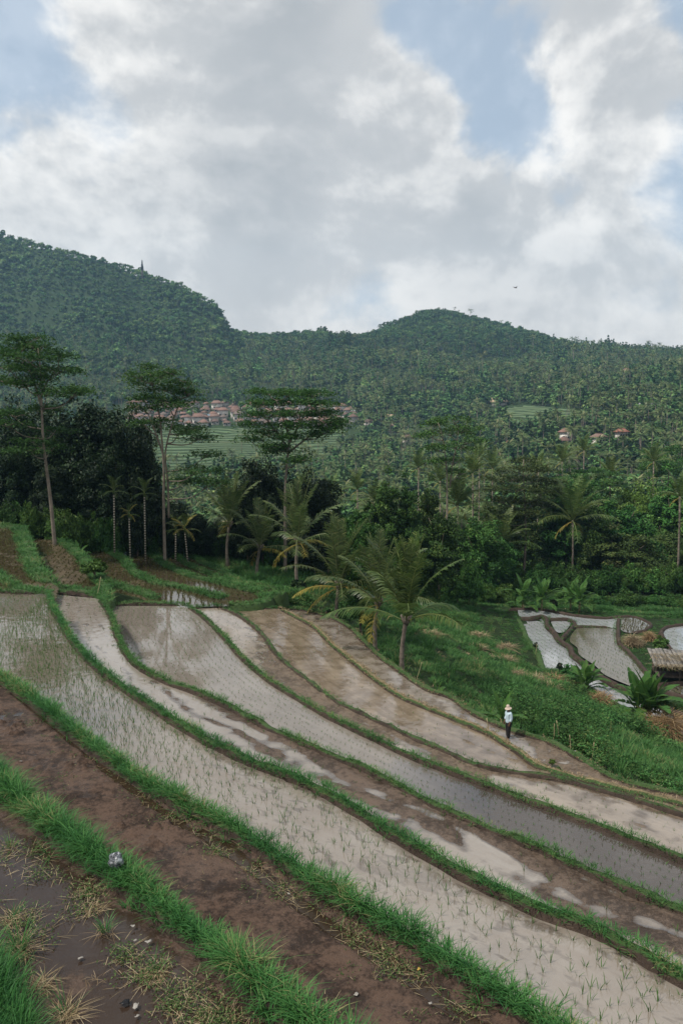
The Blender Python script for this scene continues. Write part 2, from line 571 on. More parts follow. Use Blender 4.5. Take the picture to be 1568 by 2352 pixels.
UB = {   # (field level, line, bund width)
    'u0': (9.4, [(-60, 1290), (-10, 1315), (20, 1340), (60, 1358), (100, 1364)], 0.5),
    'u1': ([9.4, 9.4, 9.4, 9.4, 9.4, 9.8, 10.6], [(48, 1214), (58, 1240), (68, 1270), (82, 1302), (104, 1332), (140, 1352), (180, 1361)], 0.95),
    'uo': ([9.4, 9.4, 9.5, 10.4, 11.2, 12.2], [(-200, 1190), (-20, 1207), (40, 1212), (67, 1220), (144, 1244), (200, 1248)], 1.0),
    'u2': (10.8, [(144, 1244), (175, 1267), (200, 1292), (221, 1318), (236, 1340), (243, 1365), (241, 1388)], 0.85),
    'u2c': (12.35, [(236, 1338), (262, 1345), (288, 1351), (329, 1363), (366, 1378)], 0.8),
    'u3': (12.4, [(180, 1249), (247, 1254), (262, 1272), (288, 1290), (313, 1318), (360, 1339), (411, 1349), (462, 1362), (519, 1377)], 0.75),
    'u4': (13.3, [(258, 1259), (329, 1264), (360, 1282), (390, 1303), (437, 1323), (488, 1336), (540, 1349), (591, 1361)], 0.75),
    'u5': (13.6, [(320, 1262), (360, 1263), (401, 1277), (437, 1300), (473, 1316), (514, 1331), (560, 1346), (617, 1357)], 0.65),
    'ue': (13.35, [(596, 1362), (614, 1373), (606, 1385), (588, 1391), (545, 1393), (505, 1393)], 0.8),
    'ue2': (13.8, [(652, 1356), (640, 1367), (618, 1370)], 0.8),
    'u6': (13.9, [(370, 1260), (430, 1275), (447, 1282), (478, 1298), (509, 1312), (540, 1330), (600, 1346), (655, 1357)], 0.7),
}
CROSS = {   # far ends of the strips (level of the strip)
    1: [], 2: [(-260, 1364), (-100, 1363), (0, 1361), (60, 1363), (113, 1364)],
    3: [(113, 1364), (150, 1361), (190, 1362), (228, 1373)],
    4: [(245, 1392), (300, 1388), (360, 1388), (428, 1392)],
    5: [(428, 1398), (470, 1396), (500, 1394)],
    6: [(500, 1396), (560, 1397), (640, 1398)],
    7: [(640, 1399), (700, 1402), (740, 1411)],
}
LOW = {   # low paddies at the bottom of the slope
    'la': (22.0, [(1188, 1401), (1242, 1403), (1319, 1417), (1389, 1423), (1420, 1420), (1420, 1442), (1360, 1440), (1324, 1439), (1319, 1430), (1304, 1425), (1268, 1423), (1255, 1416), (1242, 1416), (1217, 1421), (1193, 1416)]),
    'lb': (22.3, [(1187, 1418), (1214, 1423), (1242, 1418), (1254, 1424), (1255, 1439), (1273, 1457), (1283, 1473), (1309, 1491), (1312, 1504), (1332, 1519), (1350, 1534), (1371, 1550), (1396, 1566), (1422, 1580), (1453, 1595), (1500, 1614), (1568, 1647), (1700, 1700), (1700, 1745), (1568, 1688), (1500, 1656), (1437, 1627), (1396, 1606), (1360, 1591), (1345, 1575), (1309, 1550), (1276, 1537), (1247, 1534), (1235, 1498), (1211, 1468), (1199, 1439)]),
    'lc': (22.1, [(1264, 1428), (1283, 1426), (1309, 1430), (1294, 1452), (1276, 1450)]),
    'ld': (21.9, [(1324, 1443), (1360, 1442), (1417, 1447), (1420, 1478), (1438, 1496), (1456, 1514), (1471, 1534), (1489, 1555), (1489, 1585), (1462, 1582), (1443, 1574), (1409, 1560), (1384, 1547), (1366, 1529), (1330, 1504), (1325, 1488), (1308, 1473), (1312, 1457)]),
    'le': (21.9, [(1421, 1420), (1450, 1419), (1474, 1426), (1493, 1439), (1470, 1452), (1435, 1452), (1421, 1440)]),
    'lf': (21.6, [(1522, 1447), (1568, 1437), (1700, 1440), (1700, 1540), (1620, 1530), (1568, 1509), (1545, 1498), (1525, 1473)]),
    'lg': (21.8, [(1525, 1577), (1568, 1576), (1680, 1590), (1680, 1625), (1568, 1601), (1538, 1588)]),
}
LOWB = {
    'top': (22.0, [(1165, 1397), (1190, 1400), (1242, 1402), (1319, 1415), (1389, 1421), (1420, 1418), (1450, 1418), (1474, 1425), (1494, 1439), (1470, 1453), (1435, 1453)], .3, .55, .1),
    'mid': (22.1, [(1187, 1418), (1214, 1422), (1242, 1417), (1254, 1423), (1257, 1439), (1274, 1456), (1284, 1472), (1309, 1489), (1314, 1504), (1332, 1518), (1350, 1533), (1371, 1549), (1396, 1566), (1422, 1579), (1453, 1594), (1500, 1613), (1568, 1646), (1700, 1699)], .35, .7, .05),
    'near': (22.25, [(1186, 1417), (1199, 1440), (1211, 1469), (1235, 1500), (1247, 1535), (1277, 1539), (1309, 1551), (1345, 1576), (1396, 1607), (1437, 1629), (1500, 1658), (1568, 1690)], .16, .7, 1.0),
    'ring': (22.0, [(1255, 1417), (1268, 1423), (1304, 1424), (1318, 1431), (1324, 1440), (1360, 1441), (1417, 1445)], .28, .5, .05),
    'gap': (22.0, [(1320, 1434), (1305, 1452), (1294, 1463), (1286, 1470)], .3, .6, .3),
    'ldr': (21.9, [(1420, 1420), (1419, 1447), (1421, 1478), (1438, 1495), (1456, 1513), (1472, 1533), (1491, 1555), (1500, 1575), (1560, 1573), (1700, 1585)], .35, .6, .1),
    'pond': (21.6, [(1546, 1500), (1526, 1474), (1520, 1448), (1568, 1437), (1700, 1437)], .3, .6, .2),
    'lgb': (21.8, [(1500, 1575), (1527, 1590), (1568, 1603), (1690, 1632)], .3, .5, .2),
}

# ------------------------------------------------------------------ terrain height
ctrl = []


def cadd(a):
    ctrl.extend(np.asarray(a, float).reshape(-1, 3).tolist())


for i in range(8):
    nxt = DROP.get(i + 1, 15.9)
    w = resamp(BW[i], 26).copy()
    w[:, 2] = -nxt - 0.45
    cadd(w)
w = resamp(near0, 14).copy(); w[:, 2] = -DROP[0] - 0.5; cadd(w)
for k, (d, pl) in UF.items():
    a = P(*np.array(pl, float).T, d); a[:, 2] -= 0.6; cadd(a)
    c_ = a.mean(0); cadd([c_ * [1, 1, 1] - [0, 0, .2]]); cadd(a * .5 + c_ * .5)
for k, (d, pl) in LOW.items():
    a = P(*np.array(pl, float).T, d); a[:, 2] -= 0.16; cadd(a)
for px, py, d in [(1500, 1690, 21.4), (1568, 1710, 21.2), (1650, 1760, 21.0), (1400, 1640, 20.6), (1300, 1580, 20.4), (1240, 1545, 21.2),
                  (1300, 1680, 17.6), (1400, 1720, 17.8), (1500, 1770, 17.6), (1568, 1790, 17.8), (1700, 1850, 17.8), (1200, 1600, 18.3), (1100, 1560, 17.6), (1150, 1500, 20.0), (1180, 1440, 22.0), (1170, 1405, 22.6),
                  (1000, 1540, 17.0), (1000, 1450, 18.6), (1000, 1380, 20.4), (1080, 1400, 21.5), (1100, 1350, 23.5), (1000, 1330, 22.0), (900, 1400, 17.6), (820, 1400, 16.6), (900, 1340, 18.5), (760, 1350, 16.2), (700, 1370, 15.2),
                  (640, 1320, 15.4), (560, 1300, 15.2), (520, 1285, 15.1), (480, 1270, 15.0), (700, 1310, 16.5), (800, 1320, 18.0), (680, 1280, 17.0), (560, 1270, 15.6),
                  (400, 1247, 14.5), (300, 1244, 13.8), (200, 1232, 12.2), (125, 1212, 10.5), (0, 1198, 9.7), (-200, 1185, 9.7), (250, 1245, 13.3),
                  (640, 1357, 14.2), (630, 1376, 14.05), (600, 1338, 14.6), (1250, 1385, 23.2), (1400, 1400, 23.2), (1500, 1410, 22.8), (1568, 1400, 22.8), (1700, 1400, 22.8), (1650, 1470, 22.2), (1540, 1530, 21.8), (1200, 1360, 24.2)]:
    cadd(P(px, py, d))

COLS = {   # picture column -> (depth, height) profile of the ground beyond the fields
    -900: [(60, -8), (90, -12), (160, -26), (300, -34), (450, -30), (600, -4), (700, 25), (850, 110), (1000, 215), (1150, 190), (1700, 60), (6000, 0)],
    0: [(60, -9.3), (75, -10), (110, -17), (160, -30), (300, -38), (450, -33), (585, zpx(985, 585)), (700, zpx(915, 700)), (850, zpx(760, 850)), (1000, zpx(540, 1000)), (1130, 200), (1700, 60), (6000, 0)],
    200: [(60, -11.5), (80, -13), (110, -20), (160, -32), (300, -38), (450, -33), (585, zpx(982, 585)), (690, zpx(920, 690)), (850, zpx(770, 850)), (1000, zpx(586, 1000)), (1130, 170), (1700, 60), (6000, 0)],
    400: [(70, -13.8), (85, -16), (120, -25), (170, -36), (300, -42), (470, zpx(1100, 470)), (585, zpx(980, 585)), (690, zpx(922, 690)), (850, zpx(810, 850)), (1000, zpx(660, 1000)), (1130, 130), (1700, 60), (6000, 0)],
    500: [(70, -14.5), (85, -17), (120, -26), (170, -37), (300, -42), (470, zpx(1100, 470)), (585, zpx(980, 585)), (690, zpx(924, 690)), (850, zpx(835, 850)), (1000, zpx(694, 1000)), (1130, 115), (1700, 60), (6000, 0)],
    545: [(70, -15), (85, -18), (120, -27), (170, -37), (300, -42), (470, zpx(1100, 470)), (585, zpx(980, 585)), (690, zpx(926, 690)), (850, zpx(850, 850)), (1020, zpx(755, 1020)), (1130, 115), (1700, 60), (6000, 0)],
    600: [(70, -16), (90, -20), (130, -29), (180, -38), (300, -42), (470, zpx(1100, 470)), (585, zpx(980, 585)), (690, zpx(928, 690)), (900, zpx(840, 900)), (1150, zpx(775, 1150)), (1300, 100), (1800, 60), (6000, 0)],
    800: [(80, -18), (100, -23), (140, -31), (190, -38), (300, -41), (470, zpx(1090, 470)), (585, zpx(985, 585)), (690, zpx(935, 690)), (900, zpx(840, 900)), (1150, zpx(773, 1150)), (1300, 110), (1800, 60), (6000, 0)],
    1000: [(95, -22), (110, -24), (150, -33), (220, -38), (330, -38), (470, zpx(1075, 470)), (560, zpx(1000, 560)), (660, zpx(945, 660)), (900, zpx(830, 900)), (1180, zpx(722, 1180)), (1350, 130), (1900, 60), (6000, 0)],
    900: [(90, -20), (106, -23.5), (146, -32), (210, -38), (320, -39), (470, zpx(1085, 470)), (570, zpx(995, 570)), (670, zpx(940, 670)), (900, zpx(835, 900)), (1170, zpx(748, 1170)), (1330, 120), (1900, 60), (6000, 0)],
    1085: [(95, -23), (115, -24.5), (155, -33), (220, -37), (325, -37), (450, zpx(1055, 450)), (540, zpx(985, 540)), (640, zpx(938, 640)), (900, zpx(836, 900)), (1180, zpx(733, 1180)), (1350, 125), (1900, 60), (6000, 0)],
    1200: [(95, -23.4), (120, -25), (160, -33), (220, -37), (320, -35), (430, zpx(1040, 430)), (520, zpx(968, 520)), (620, zpx(930, 620)), (900, zpx(845, 900)), (1180, zpx(758, 1180)), (1350, 110), (1900, 60), (6000, 0)],
    1310: [(95, -23.2), (120, -25), (160, -33), (220, -36), (320, -33), (410, zpx(1030, 410)), (500, zpx(960, 500)), (620, zpx(910, 620)), (900, zpx(850, 900)), (1180, zpx(795, 1180)), (1350, 90), (1900, 60), (6000, 0)],
    1568: [(95, -22.8), (120, -25), (160, -33), (220, -35), (320, -30), (400, zpx(1010, 400)), (500, zpx(930, 500)), (620, zpx(875, 620)), (900, zpx(850, 900)), (1180, zpx(815, 1180)), (1350, 90), (1900, 60), (6000, 0)],
    2500: [(95, -22.5), (120, -25), (160, -31), (220, -34), (320, -26), (400, -5), (500, 15), (620, 40), (900, 70), (1180, 105), (1350, 90), (1900, 60), (6000, 0)],
}
ck = np.array(sorted(COLS))


def farz(x, y):
    x = np.asarray(x, float); y = np.asarray(y, float)
    Y = np.maximum(y, 20)
    px = CX + F * (x / Y) * 0.995
    L = np.log(Y)
    prof = np.stack([np.interp(L, np.log([a for a, b in COLS[k]]), [b for a, b in COLS[k]]) for k in ck])
    pxc = np.clip(px, ck[0], ck[-1] - 1e-6)
    i = np.clip(np.searchsorted(ck, pxc, side='right') - 1, 0, len(ck) - 2)
    f = (pxc - ck[i]) / (ck[i + 1] - ck[i])
    f = f * f * (3 - 2 * f) * 0.5 + f * 0.5
    z0 = np.take_along_axis(prof, i[None], 0)[0]
    z1 = np.take_along_axis(prof, (i + 1)[None], 0)[0]
    z = z0 * (1 - f) + z1 * f
    amp = sstep(650, 850, Y) * 13 * (1 - .55 * sstep(950, 1100, Y)) + sstep(180, 400, Y) * 1.5
    ridge = 1 - np.abs(fbm(x / 95 + y / 400, y / 230, 3, 3)) * 2
    return z + amp * (fbm(x / 120, y / 150, 4, 9) + 0.55 * (ridge - .55))


gx = []
for a in np.linspace(-500, 2100, 18):
    for Yc in (104, 125, 150):
        x = (a - CX) / F * Yc
        gx.append((x, Yc))
gx = np.array(gx)
cadd(np.column_stack([gx, farz(gx[:, 0], gx[:, 1])]))
ctrl = np.array(ctrl)
# thin out control points closer than 0.4 m, keeping the lowest
key = np.round(ctrl[:, :2] / 0.7).astype(int)
best = {}
for q, (k0, k1) in zip(ctrl, key):
    if (k0, k1) not in best or q[2] < best[(k0, k1)][2]:
        best[(k0, k1)] = q
ctrl = np.array(list(best.values()))
nC = len(ctrl)
dd = np.linalg.norm(ctrl[:, None, :2] - ctrl[None, :, :2], axis=2)
A = np.zeros((nC + 3, nC + 3))
A[:nC, :nC] = dd - np.eye(nC) * 0.15
A[:nC, nC] = 1; A[:nC, nC + 1:] = ctrl[:, :2] / 50
A[nC:, :nC] = A[:nC, nC:].T
rb = np.linalg.solve(A, np.concatenate([ctrl[:, 2], np.zeros(3)]))


def locz(x, y):
    x = np.asarray(x, float).ravel(); y = np.asarray(y, float).ravel()
    out = np.empty(len(x))
    for a in range(0, len(x), 20000):
        xs, ys = x[a:a + 20000], y[a:a + 20000]
        d = np.hypot(xs[:, None] - ctrl[None, :, 0], ys[:, None] - ctrl[None, :, 1])
        out[a:a + 20000] = d @ rb[:nC] + rb[nC] + rb[nC + 1] * xs / 50 + rb[nC + 2] * ys / 50
    return out


def height(x, y):
    x = np.asarray(x, float); y = np.asarray(y, float)
    sh = np.broadcast(x, y).shape
    x = np.broadcast_to(x, sh).ravel(); y = np.broadcast_to(y, sh).ravel()
    w = sstep(112, 145, y)
    z = farz(x, y)
    near = w < 1
    if near.any():
        z = z.copy()
        z[near] = locz(x[near], y[near]) * (1 - w[near]) + z[near] * w[near]
    return z.reshape(sh)


def hz1(x, y):
    return float(height(np.array([x]), np.array([y]))[0])


na, nr = 420, 360
az = np.linspace(R(-58), R(58), na)
rr = np.exp(np.linspace(math.log(1.5), math.log(1500), nr))
AZ, RR = np.meshgrid(az, rr, indexing='ij')
TX, TY = RR * np.sin(AZ), RR * np.cos(AZ)
TZ = height(TX, TY)
# the vegetable slope is dug into low steps
mb = MB()
i, j = np.meshgrid(np.arange(na - 1), np.arange(nr - 1), indexing='ij')
mb.add(np.stack([TX, TY, TZ], -1).reshape(-1, 3), [np.stack([i * nr + j, i * nr + j + 1, (i + 1) * nr + j + 1, (i + 1) * nr + j], -1).reshape(-1, 4)[:, ::-1]])
struct(mb.build('terrain', M['ground'], smooth=True), 'green hillsides and valley floor')


# ------------------------------------------------------------------ paddies and bunds
def strip(name, near, far, z, mat, hfun, cell=0.12, label=None, warp=0.0):
    L = np.linalg.norm(np.diff(far, axis=0), axis=1).sum()
    W = np.linalg.norm(resamp(near, 40)[:, :2] - resamp(far, 40)[:, :2], axis=1).max()
    n, m_ = min(900, int(L / cell)), min(120, max(8, int(W / cell)))
    a, b = resamp(near[:, :2], n), resamp(far[:, :2], n)
    t = np.linspace(0, 1, m_)
    xy = a[:, None] * (1 - t)[None, :, None] + b[:, None] * t[None, :, None]
    s = np.linspace(0, L, n)[:, None] + 0 * t[None]
    w = np.linalg.norm(b - a, axis=1)
    tm = t[None] * w[:, None]
    z = -z
    px, py = proj(np.concatenate([xy, np.full(xy.shape[:2] + (1,), z)], -1))
    h = hfun(xy[..., 0], xy[..., 1], s, t[None] + 0 * s, tm, px, py)
    V = np.concatenate([xy, (z + np.maximum(h, 0) * 0.9)[..., None]], -1).reshape(-1, 3)
    i, j = np.meshgrid(np.arange(n - 1), np.arange(m_ - 1), indexing='ij')
    f = np.stack([i * m_ + j, (i + 1) * m_ + j, (i + 1) * m_ + j + 1, i * m_ + j + 1], -1).reshape(-1, 4)
    mb = MB().add(V, [f])
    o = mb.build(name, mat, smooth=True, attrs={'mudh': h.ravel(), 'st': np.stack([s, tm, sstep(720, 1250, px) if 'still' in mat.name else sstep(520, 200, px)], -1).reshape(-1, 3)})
    # face up
    if o.data.polygons[len(f) // 2].normal.z < 0:
        o.data.flip_normals()
    return struct(o, label)


def flat(name, d, pl, mat, hfun, label=None, cell=0.3):
    w = P(*np.array(pl, float).T, d)
    lo, hi = w[:, :2].min(0), w[:, :2].max(0)
    n = np.maximum(4, ((hi - lo) / cell).astype(int))
    n = np.minimum(n, 420)
    X, Y = np.meshgrid(np.linspace(lo[0], hi[0], n[0]), np.linspace(lo[1], hi[1], n[1]), indexing='ij')
    keep = inpoly(X, Y, w[:, :2])
    cellm = keep[:-1, :-1] | keep[1:, :-1] | keep[1:, 1:] | keep[:-1, 1:]
    px, py = proj(np.stack([X, Y, np.full(X.shape, -d)], -1))
    h = hfun(X, Y, X, Y, Y, px, py)
    i, j = np.nonzero(cellm)
    k = n[1]
    f = np.stack([i * k + j, (i + 1) * k + j, (i + 1) * k + j + 1, i * k + j + 1], -1)
    mb = MB().add(np.stack([X, Y, -d + np.maximum(h, 0) * .9], -1).reshape(-1, 3), [f])
    return struct(mb.build(name, mat, smooth=True, attrs={'mudh': h.ravel(), 'st': np.stack([X, Y, 0 * X], -1).reshape(-1, 3)}), label)


def bund(name, line, w, h, step, grassy=0.5, label=None, lump=0.05, side=1, floor=0.0):
    """A low earth ridge along a line; its outer bank falls `step` metres to the next field."""
    p = line[:, :3]
    d = np.gradient(p[:, :2], axis=0)
    d /= np.linalg.norm(d, axis=1)[:, None] + 1e-9
    nrm = np.stack([-d[:, 1], d[:, 0]], -1) * side
    prof = np.array([(-.62 * w, -.12), (-.42 * w, h * .55), (-.2 * w, h * .95), (.08 * w, h), (.3 * w, h * .8), (.48 * w, h * .2),
                     (.55 * w + .12 * step, -step * .45), (.6 * w + .25 * step, -step - .3)])
    k = len(prof)
    n = len(p)
    s = np.concatenate([[0], np.cumsum(np.linalg.norm(np.diff(p[:, :2], axis=0), axis=1))])
    ev = np.exp(-s / .35) + np.exp(-(s[-1] - s) / .35)
    off = np.repeat(prof[None, :, 0], n, 0) * (1 - .7 * np.minimum(ev, 1))[:, None]
    hh = np.repeat(prof[None, :, 1], n, 0)
    xy = p[:, None, :2] + nrm[:, None] * off[..., None]
    nz = fbm(xy[..., 0] * 2.2, xy[..., 1] * 2.2, 4, 21)
    hh = hh + nz * lump * np.array([.4, 1, 1, 1, 1, 1, 1, 0])[None] * 1.6
    hh = hh - (np.exp(-s / .35) + np.exp(-(s[-1] - s) / .35))[:, None] * (h + .35)
    xy = xy + nrm[:, None] * (fbm(s[:, None] * 1.1 + 0 * off, off * 3, 3, 5) * .12 * w)[..., None]
    V = np.concatenate([xy, (p[:, 2:3] + hh)[..., None]], -1).reshape(-1, 3)
    i, j = np.meshgrid(np.arange(n - 1), np.arange(k - 1), indexing='ij')
    f = np.stack([i * k + j, (i + 1) * k + j, (i + 1) * k + j + 1, i * k + j + 1], -1).reshape(-1, 4)
    tint = np.repeat(np.array([0, .3, 1, 1, 1, .3, .0, .0])[None], n, 0)
    tint = np.maximum(tint, floor) * grassy
    o = MB().add(V, [f if side < 0 else f[:, ::-1]], tint.ravel()).build(name, M['bund'], smooth=True)
    if o.data.polygons[3].normal.z < 0:
        o.data.flip_normals()
    return struct(o, label)


# mud heights of each strip: above 0 the bed shows, below 0 it is under water
def h0(x, y, s, t, tm, px, py):
    h = fbm(x * .55, y * .55, 4, 31) * .06 + fbm(x * 4, y * 4, 3, 32) * .018 - .012
    return h + sstep(.86, .97, t) * .03 - .045 * np.exp(-((tm.max(1, keepdims=True) - tm - .55) / .14) ** 2)


def h1(x, y, s, t, tm, px, py):
    w = tm.max(1, keepdims=True)
    h = .05 + fbm(x * .5, y * .5, 3, 33) * .035 + fbm(x * 2.2, y * 2.2, 4, 34) * .035
    clod = fbm(x * 6, y * 6, 3, 35)
    h = h + np.maximum(clod - .05, 0) * .20 * sstep(-.2, .25, fbm(x * .8, y * .8, 2, 36)) - np.maximum(fbm(x * 3.1, y * 3.1, 3, 37) - .25, 0) * .12
    return h - .12 * np.exp(-((w - tm - .5) / .16) ** 2) - .02 * sstep(.4, .0, w - tm)


def h2(x, y, s, t, tm, px, py):
    h = -.050 + fbm(x * .7, y * .7, 3, 41) * .03 + fbm(s * .9, tm * 3.0, 3, 42) * .035 + np.maximum(fbm(s * 4.2, tm * 8.5, 3, 38) - .10, 0) * .15 * sstep(250, 650, px) - .02 * sstep(600, 250, px)
    h = np.minimum(h, -.008 + .012 * fbm(x * 1.1, y * 1.1, 2, 53))
    h = h + .03 * sstep(.86, .99, t) + .025 * sstep(.08, .0, t)
    return h


def h3(x, y, s, t, tm, px, py):
    fur = np.sin(tm * 7.5 + fbm(s * .5, tm * .4, 2, 44) * 2.5)
    h = -.030 + fur * .030 + fbm(x * 2.2, y * 2.2, 4, 43) * .03 + fbm(s * 2.6, tm * 4, 2, 45) * .03
    right = sstep(350, 900, px)
    h = h + .030 * np.sin(s * 13 + 2 * fbm(s * .8, tm, 2, 55)) * np.exp(-((t - .40 + .08 * fbm(s * .3, s * 0, 2, 56)) / .10) ** 2)
    h = h + (.085 * sstep(.48, .82, t + .25 * fbm(s * .35, s * 0, 2, 39)) - .032) * right + .04 * sstep(.9, 1.0, t) - .03 * sstep(450, 200, px)
    return h


def h4(x, y, s, t, tm, px, py):
    h = -.09 + fbm(x * .5, y * .5, 3, 46) * .02 + .06 * sstep(.93, 1.0, t) + .04 * sstep(.06, .0, t)
    return h + .012 * sstep(700, 1200, px)


def h5(x, y, s, t, tm, px, py):
    h = -.02 + fbm(x * 1.5, y * 1.5, 4, 47) * .045 + fbm(s * 1.6, tm * 5, 3, 48) * .03
    h = h + .065 * sstep(1000, 700, px) * sstep(560, 700, px) * sstep(.2, .7, t) + .05 * sstep(.85, 1, t)
    h = h + .05 * sstep(980, 1010, px) * sstep(1140, 1110, px) - .03 * sstep(620, 540, px)
    return h - .01 * sstep(1150, 1200, px)


def h6(x, y, s, t, tm, px, py):
    fur = np.sin(tm * 6 + fbm(s * .25, tm * .3, 2, 49) * 2)
    h = -.022 + fbm(x * 1.3, y * 1.3, 5, 50, .6) * .045 + np.maximum(fur - .75, 0) * .06
    return h + .06 * sstep(1225, 1260, px) + .025 * sstep(.93, 1, t)


def h7(x, y, s, t, tm, px, py):
    h = -.02 + fbm(x * 1.6, y * 1.6, 5, 51, .6) * .05
    e = px + 26 * fbm(x * 1.3, y * 1.3, 3, 54)
    return h + .055 * sstep(1200, 1245, e) + .10 * sstep(1225, 1260, e) * fbm(x * 3, y * 3, 4, 52, .65)


PM = {
    0: paddy_mat('wet_mud_dark', (.046, .032, .024), (.036, .023, .016), (.092, .060, .044), .10, .03, .6, ior=1.36),
    1: paddy_mat('damp_mud', (.040, .026, .016), (.028, .018, .013), (.100, .064, .046), .15, .03, .7, ior=1.36),
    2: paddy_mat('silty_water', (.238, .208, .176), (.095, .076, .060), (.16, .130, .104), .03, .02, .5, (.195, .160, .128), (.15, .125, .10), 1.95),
    3: paddy_mat('ploughed_mud_water', (.25, .22, .188), (.048, .034, .025), (.125, .090, .067), .04, .03, .5, (.20, .165, .132), None, 1.95),
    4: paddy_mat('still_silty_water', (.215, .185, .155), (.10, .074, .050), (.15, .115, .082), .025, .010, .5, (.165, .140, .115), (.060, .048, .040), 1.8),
    5: paddy_mat('muddy_strip_water', (.30, .25, .20), (.070, .050, .034), (.16, .12, .085), .05, .02, .5),
    6: paddy_mat('brown_water', (.26, .205, .15), (.11, .08, .052), (.19, .145, .10), .05, .03, .4, (.15, .112, .078)),
    7: paddy_mat('edge_water', (.26, .22, .18), (.085, .062, .042), (.16, .12, .085), .06, .03, .5),
    'u': paddy_mat('stubble_water', (.075, .058, .034), (.055, .042, .022), (.12, .09, .055), .05, .015, .5),
    'l': paddy_mat('low_paddy_water', (.30, .31, .315), (.10, .08, .05), (.14, .11, .08), .04, .01, .5),
    'm': paddy_mat('low_paddy_weedy_water', (.12, .105, .075), (.075, .07, .038), (.12, .105, .06), .06, .02, .5),
}
HF = [h0, h1, h2, h3, h4, h5, h6, h7]
nearlines = {0: near0}
for i in range(1, 8):
    nl = BW[i - 1]
    if i == 2:
        st = np.vstack([P(-260, 1364, DROP[2])[None], nl])
    elif i >= 3:
        ext = P(*CROSS[i][0], DROP[i])
        st = np.vstack([ext[None], nl])
    else:
        st = nl
    nearlines[i] = st
FARLINE = {i: BW[i] for i in BW}
FARLINE[2] = np.vstack([P(*np.array(CROSS[2], float).T, DROP[2]), BW[2]])
nearlines[2] = BW[1]
names = ['mud_field', 'mud_field', 'paddy_water', 'paddy_water', 'paddy_water', 'paddy_water', 'paddy_water', 'paddy_water']
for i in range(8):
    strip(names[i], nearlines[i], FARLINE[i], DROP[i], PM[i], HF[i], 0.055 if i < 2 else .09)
# bunds along the strips: width, height, grassiness
BP = {0: (.40, .17, .7), 1: (.36, .16, .7), 2: (.34, .14, .7), 3: (.34, .14, .65), 4: (.33, .14, .6), 5: (.33, .14, .5), 6: (.40, .18, 1.6), 7: (.42, .18, 1.35)}
for i, (w, h, gr) in BP.items():
    bund('bund', BW[i], w, h, DROP.get(i + 1, 15.6) - DROP[i], gr, 'narrow earth bund between two terraced paddies', side=-1 if False else 1)
for i in range(2, 8):
    w = spline(P(*np.array(CROSS[i], float).T, DROP[i]), .2)
    bund('bund', w, .4, .18, 0.9 if i < 5 else .3, .7, 'earth bund closing the far end of a paddy', side=1)
UMUD = lambda x, y, s, t, tm, px, py: -.012 + fbm(x * .5, y * .5, 4, 61) * .04 + .05 * np.exp(-((px - 140) / 30) ** 2) * sstep(1370, 1330, py) - .05 * sstep(320, 420, px) * sstep(1305, 1340, py)
for k, (d, pl) in UF.items():
    flat('stubble_paddy', d, pl, PM['u'], UMUD, cell=.12)
UBW = {}
for k, (d, pl, w) in UB.items():
    d = np.linspace(d[0], d[1], len(pl)) if isinstance(d, tuple) else np.array(d)
    UBW[k] = spline(P(*np.array(pl, float).T, d), .3)
    bund('bund', UBW[k], w, .22, .9, 1.0, 'grassy earth bund between stubble paddies', side=1, floor=.75)
def tess(name, d, pl, mat, label=None, depth=-.05):
    w = P(*np.array(pl, float).T, d)
    w = spline(np.vstack([w, w[:1]]), .5)[:-1]
    tri = geometry.tessellate_polygon([[Vector((a, b, 0)) for a, b, _ in w]])
    o = MB().add(w, [np.array(tri)]).build(name, mat, attrs={'mudh': np.full(len(w), depth), 'st': w})
    if o.data.polygons[0].normal.z < 0:
        o.data.flip_normals()
    return struct(o, label)


for k, (d, pl) in LOW.items():
    tess('low_paddy', d, pl, PM['m'] if k in ('ld', 'le', 'lg') else PM['l'])
for k, (d, pl, h, w, gr) in LOWB.items():
    bund('bund', spline(P(*np.array(pl, float).T, d), .3), w * .72, h * .8, .3, gr, 'grassy lip of the left low paddy' if k == 'near' else 'bare brown bund between the low paddies', side=1, floor=.7 if k == 'near' else 0)

# ------------------------------------------------------------------ foliage builders
def blades(mb, base, h, w, az, lean, curl, tint, mat=0):
    base = np.asarray(base, float)
    n = len(base)
    u = np.array([0, .4, .75, 1.0])
    dx, dy = np.cos(az), np.sin(az)
    off = h[:, None] * (lean[:, None] * u + curl[:, None] * u ** 2)
    up = h[:, None] * (u - (0.25 * lean[:, None] ** 2) * u - np.minimum(curl[:, None], 1.2) * .42 * u ** 2.4)
    ctr = base[:, None] + np.stack([off * dx[:, None], off * dy[:, None], up], -1)
    # a blade turns its flat side anywhere, not only across its lean
    sa = az + math.pi / 2 + rng.uniform(-.8, .8, n)
    side = np.stack([np.cos(sa), np.sin(sa), 0 * sa], -1)
    wd = w[:, None] * np.array([.8, 1.0, .65])
    L = ctr[:, :3] - side[:, None] * wd[..., None] * .5
    Rr = ctr[:, :3] + side[:, None] * wd[..., None] * .5
    V = np.concatenate([np.stack([L, Rr], 2).reshape(n, 6, 3), ctr[:, 3:4]], 1)
    o = np.arange(n)[:, None] * 7
    q = np.concatenate([o + np.array([0, 1, 3, 2]), o + np.array([2, 3, 5, 4])])
    t = o + np.array([4, 5, 6])
    return mb.add(V.reshape(-1, 3), [q, t], np.repeat(tint, 7), mat)


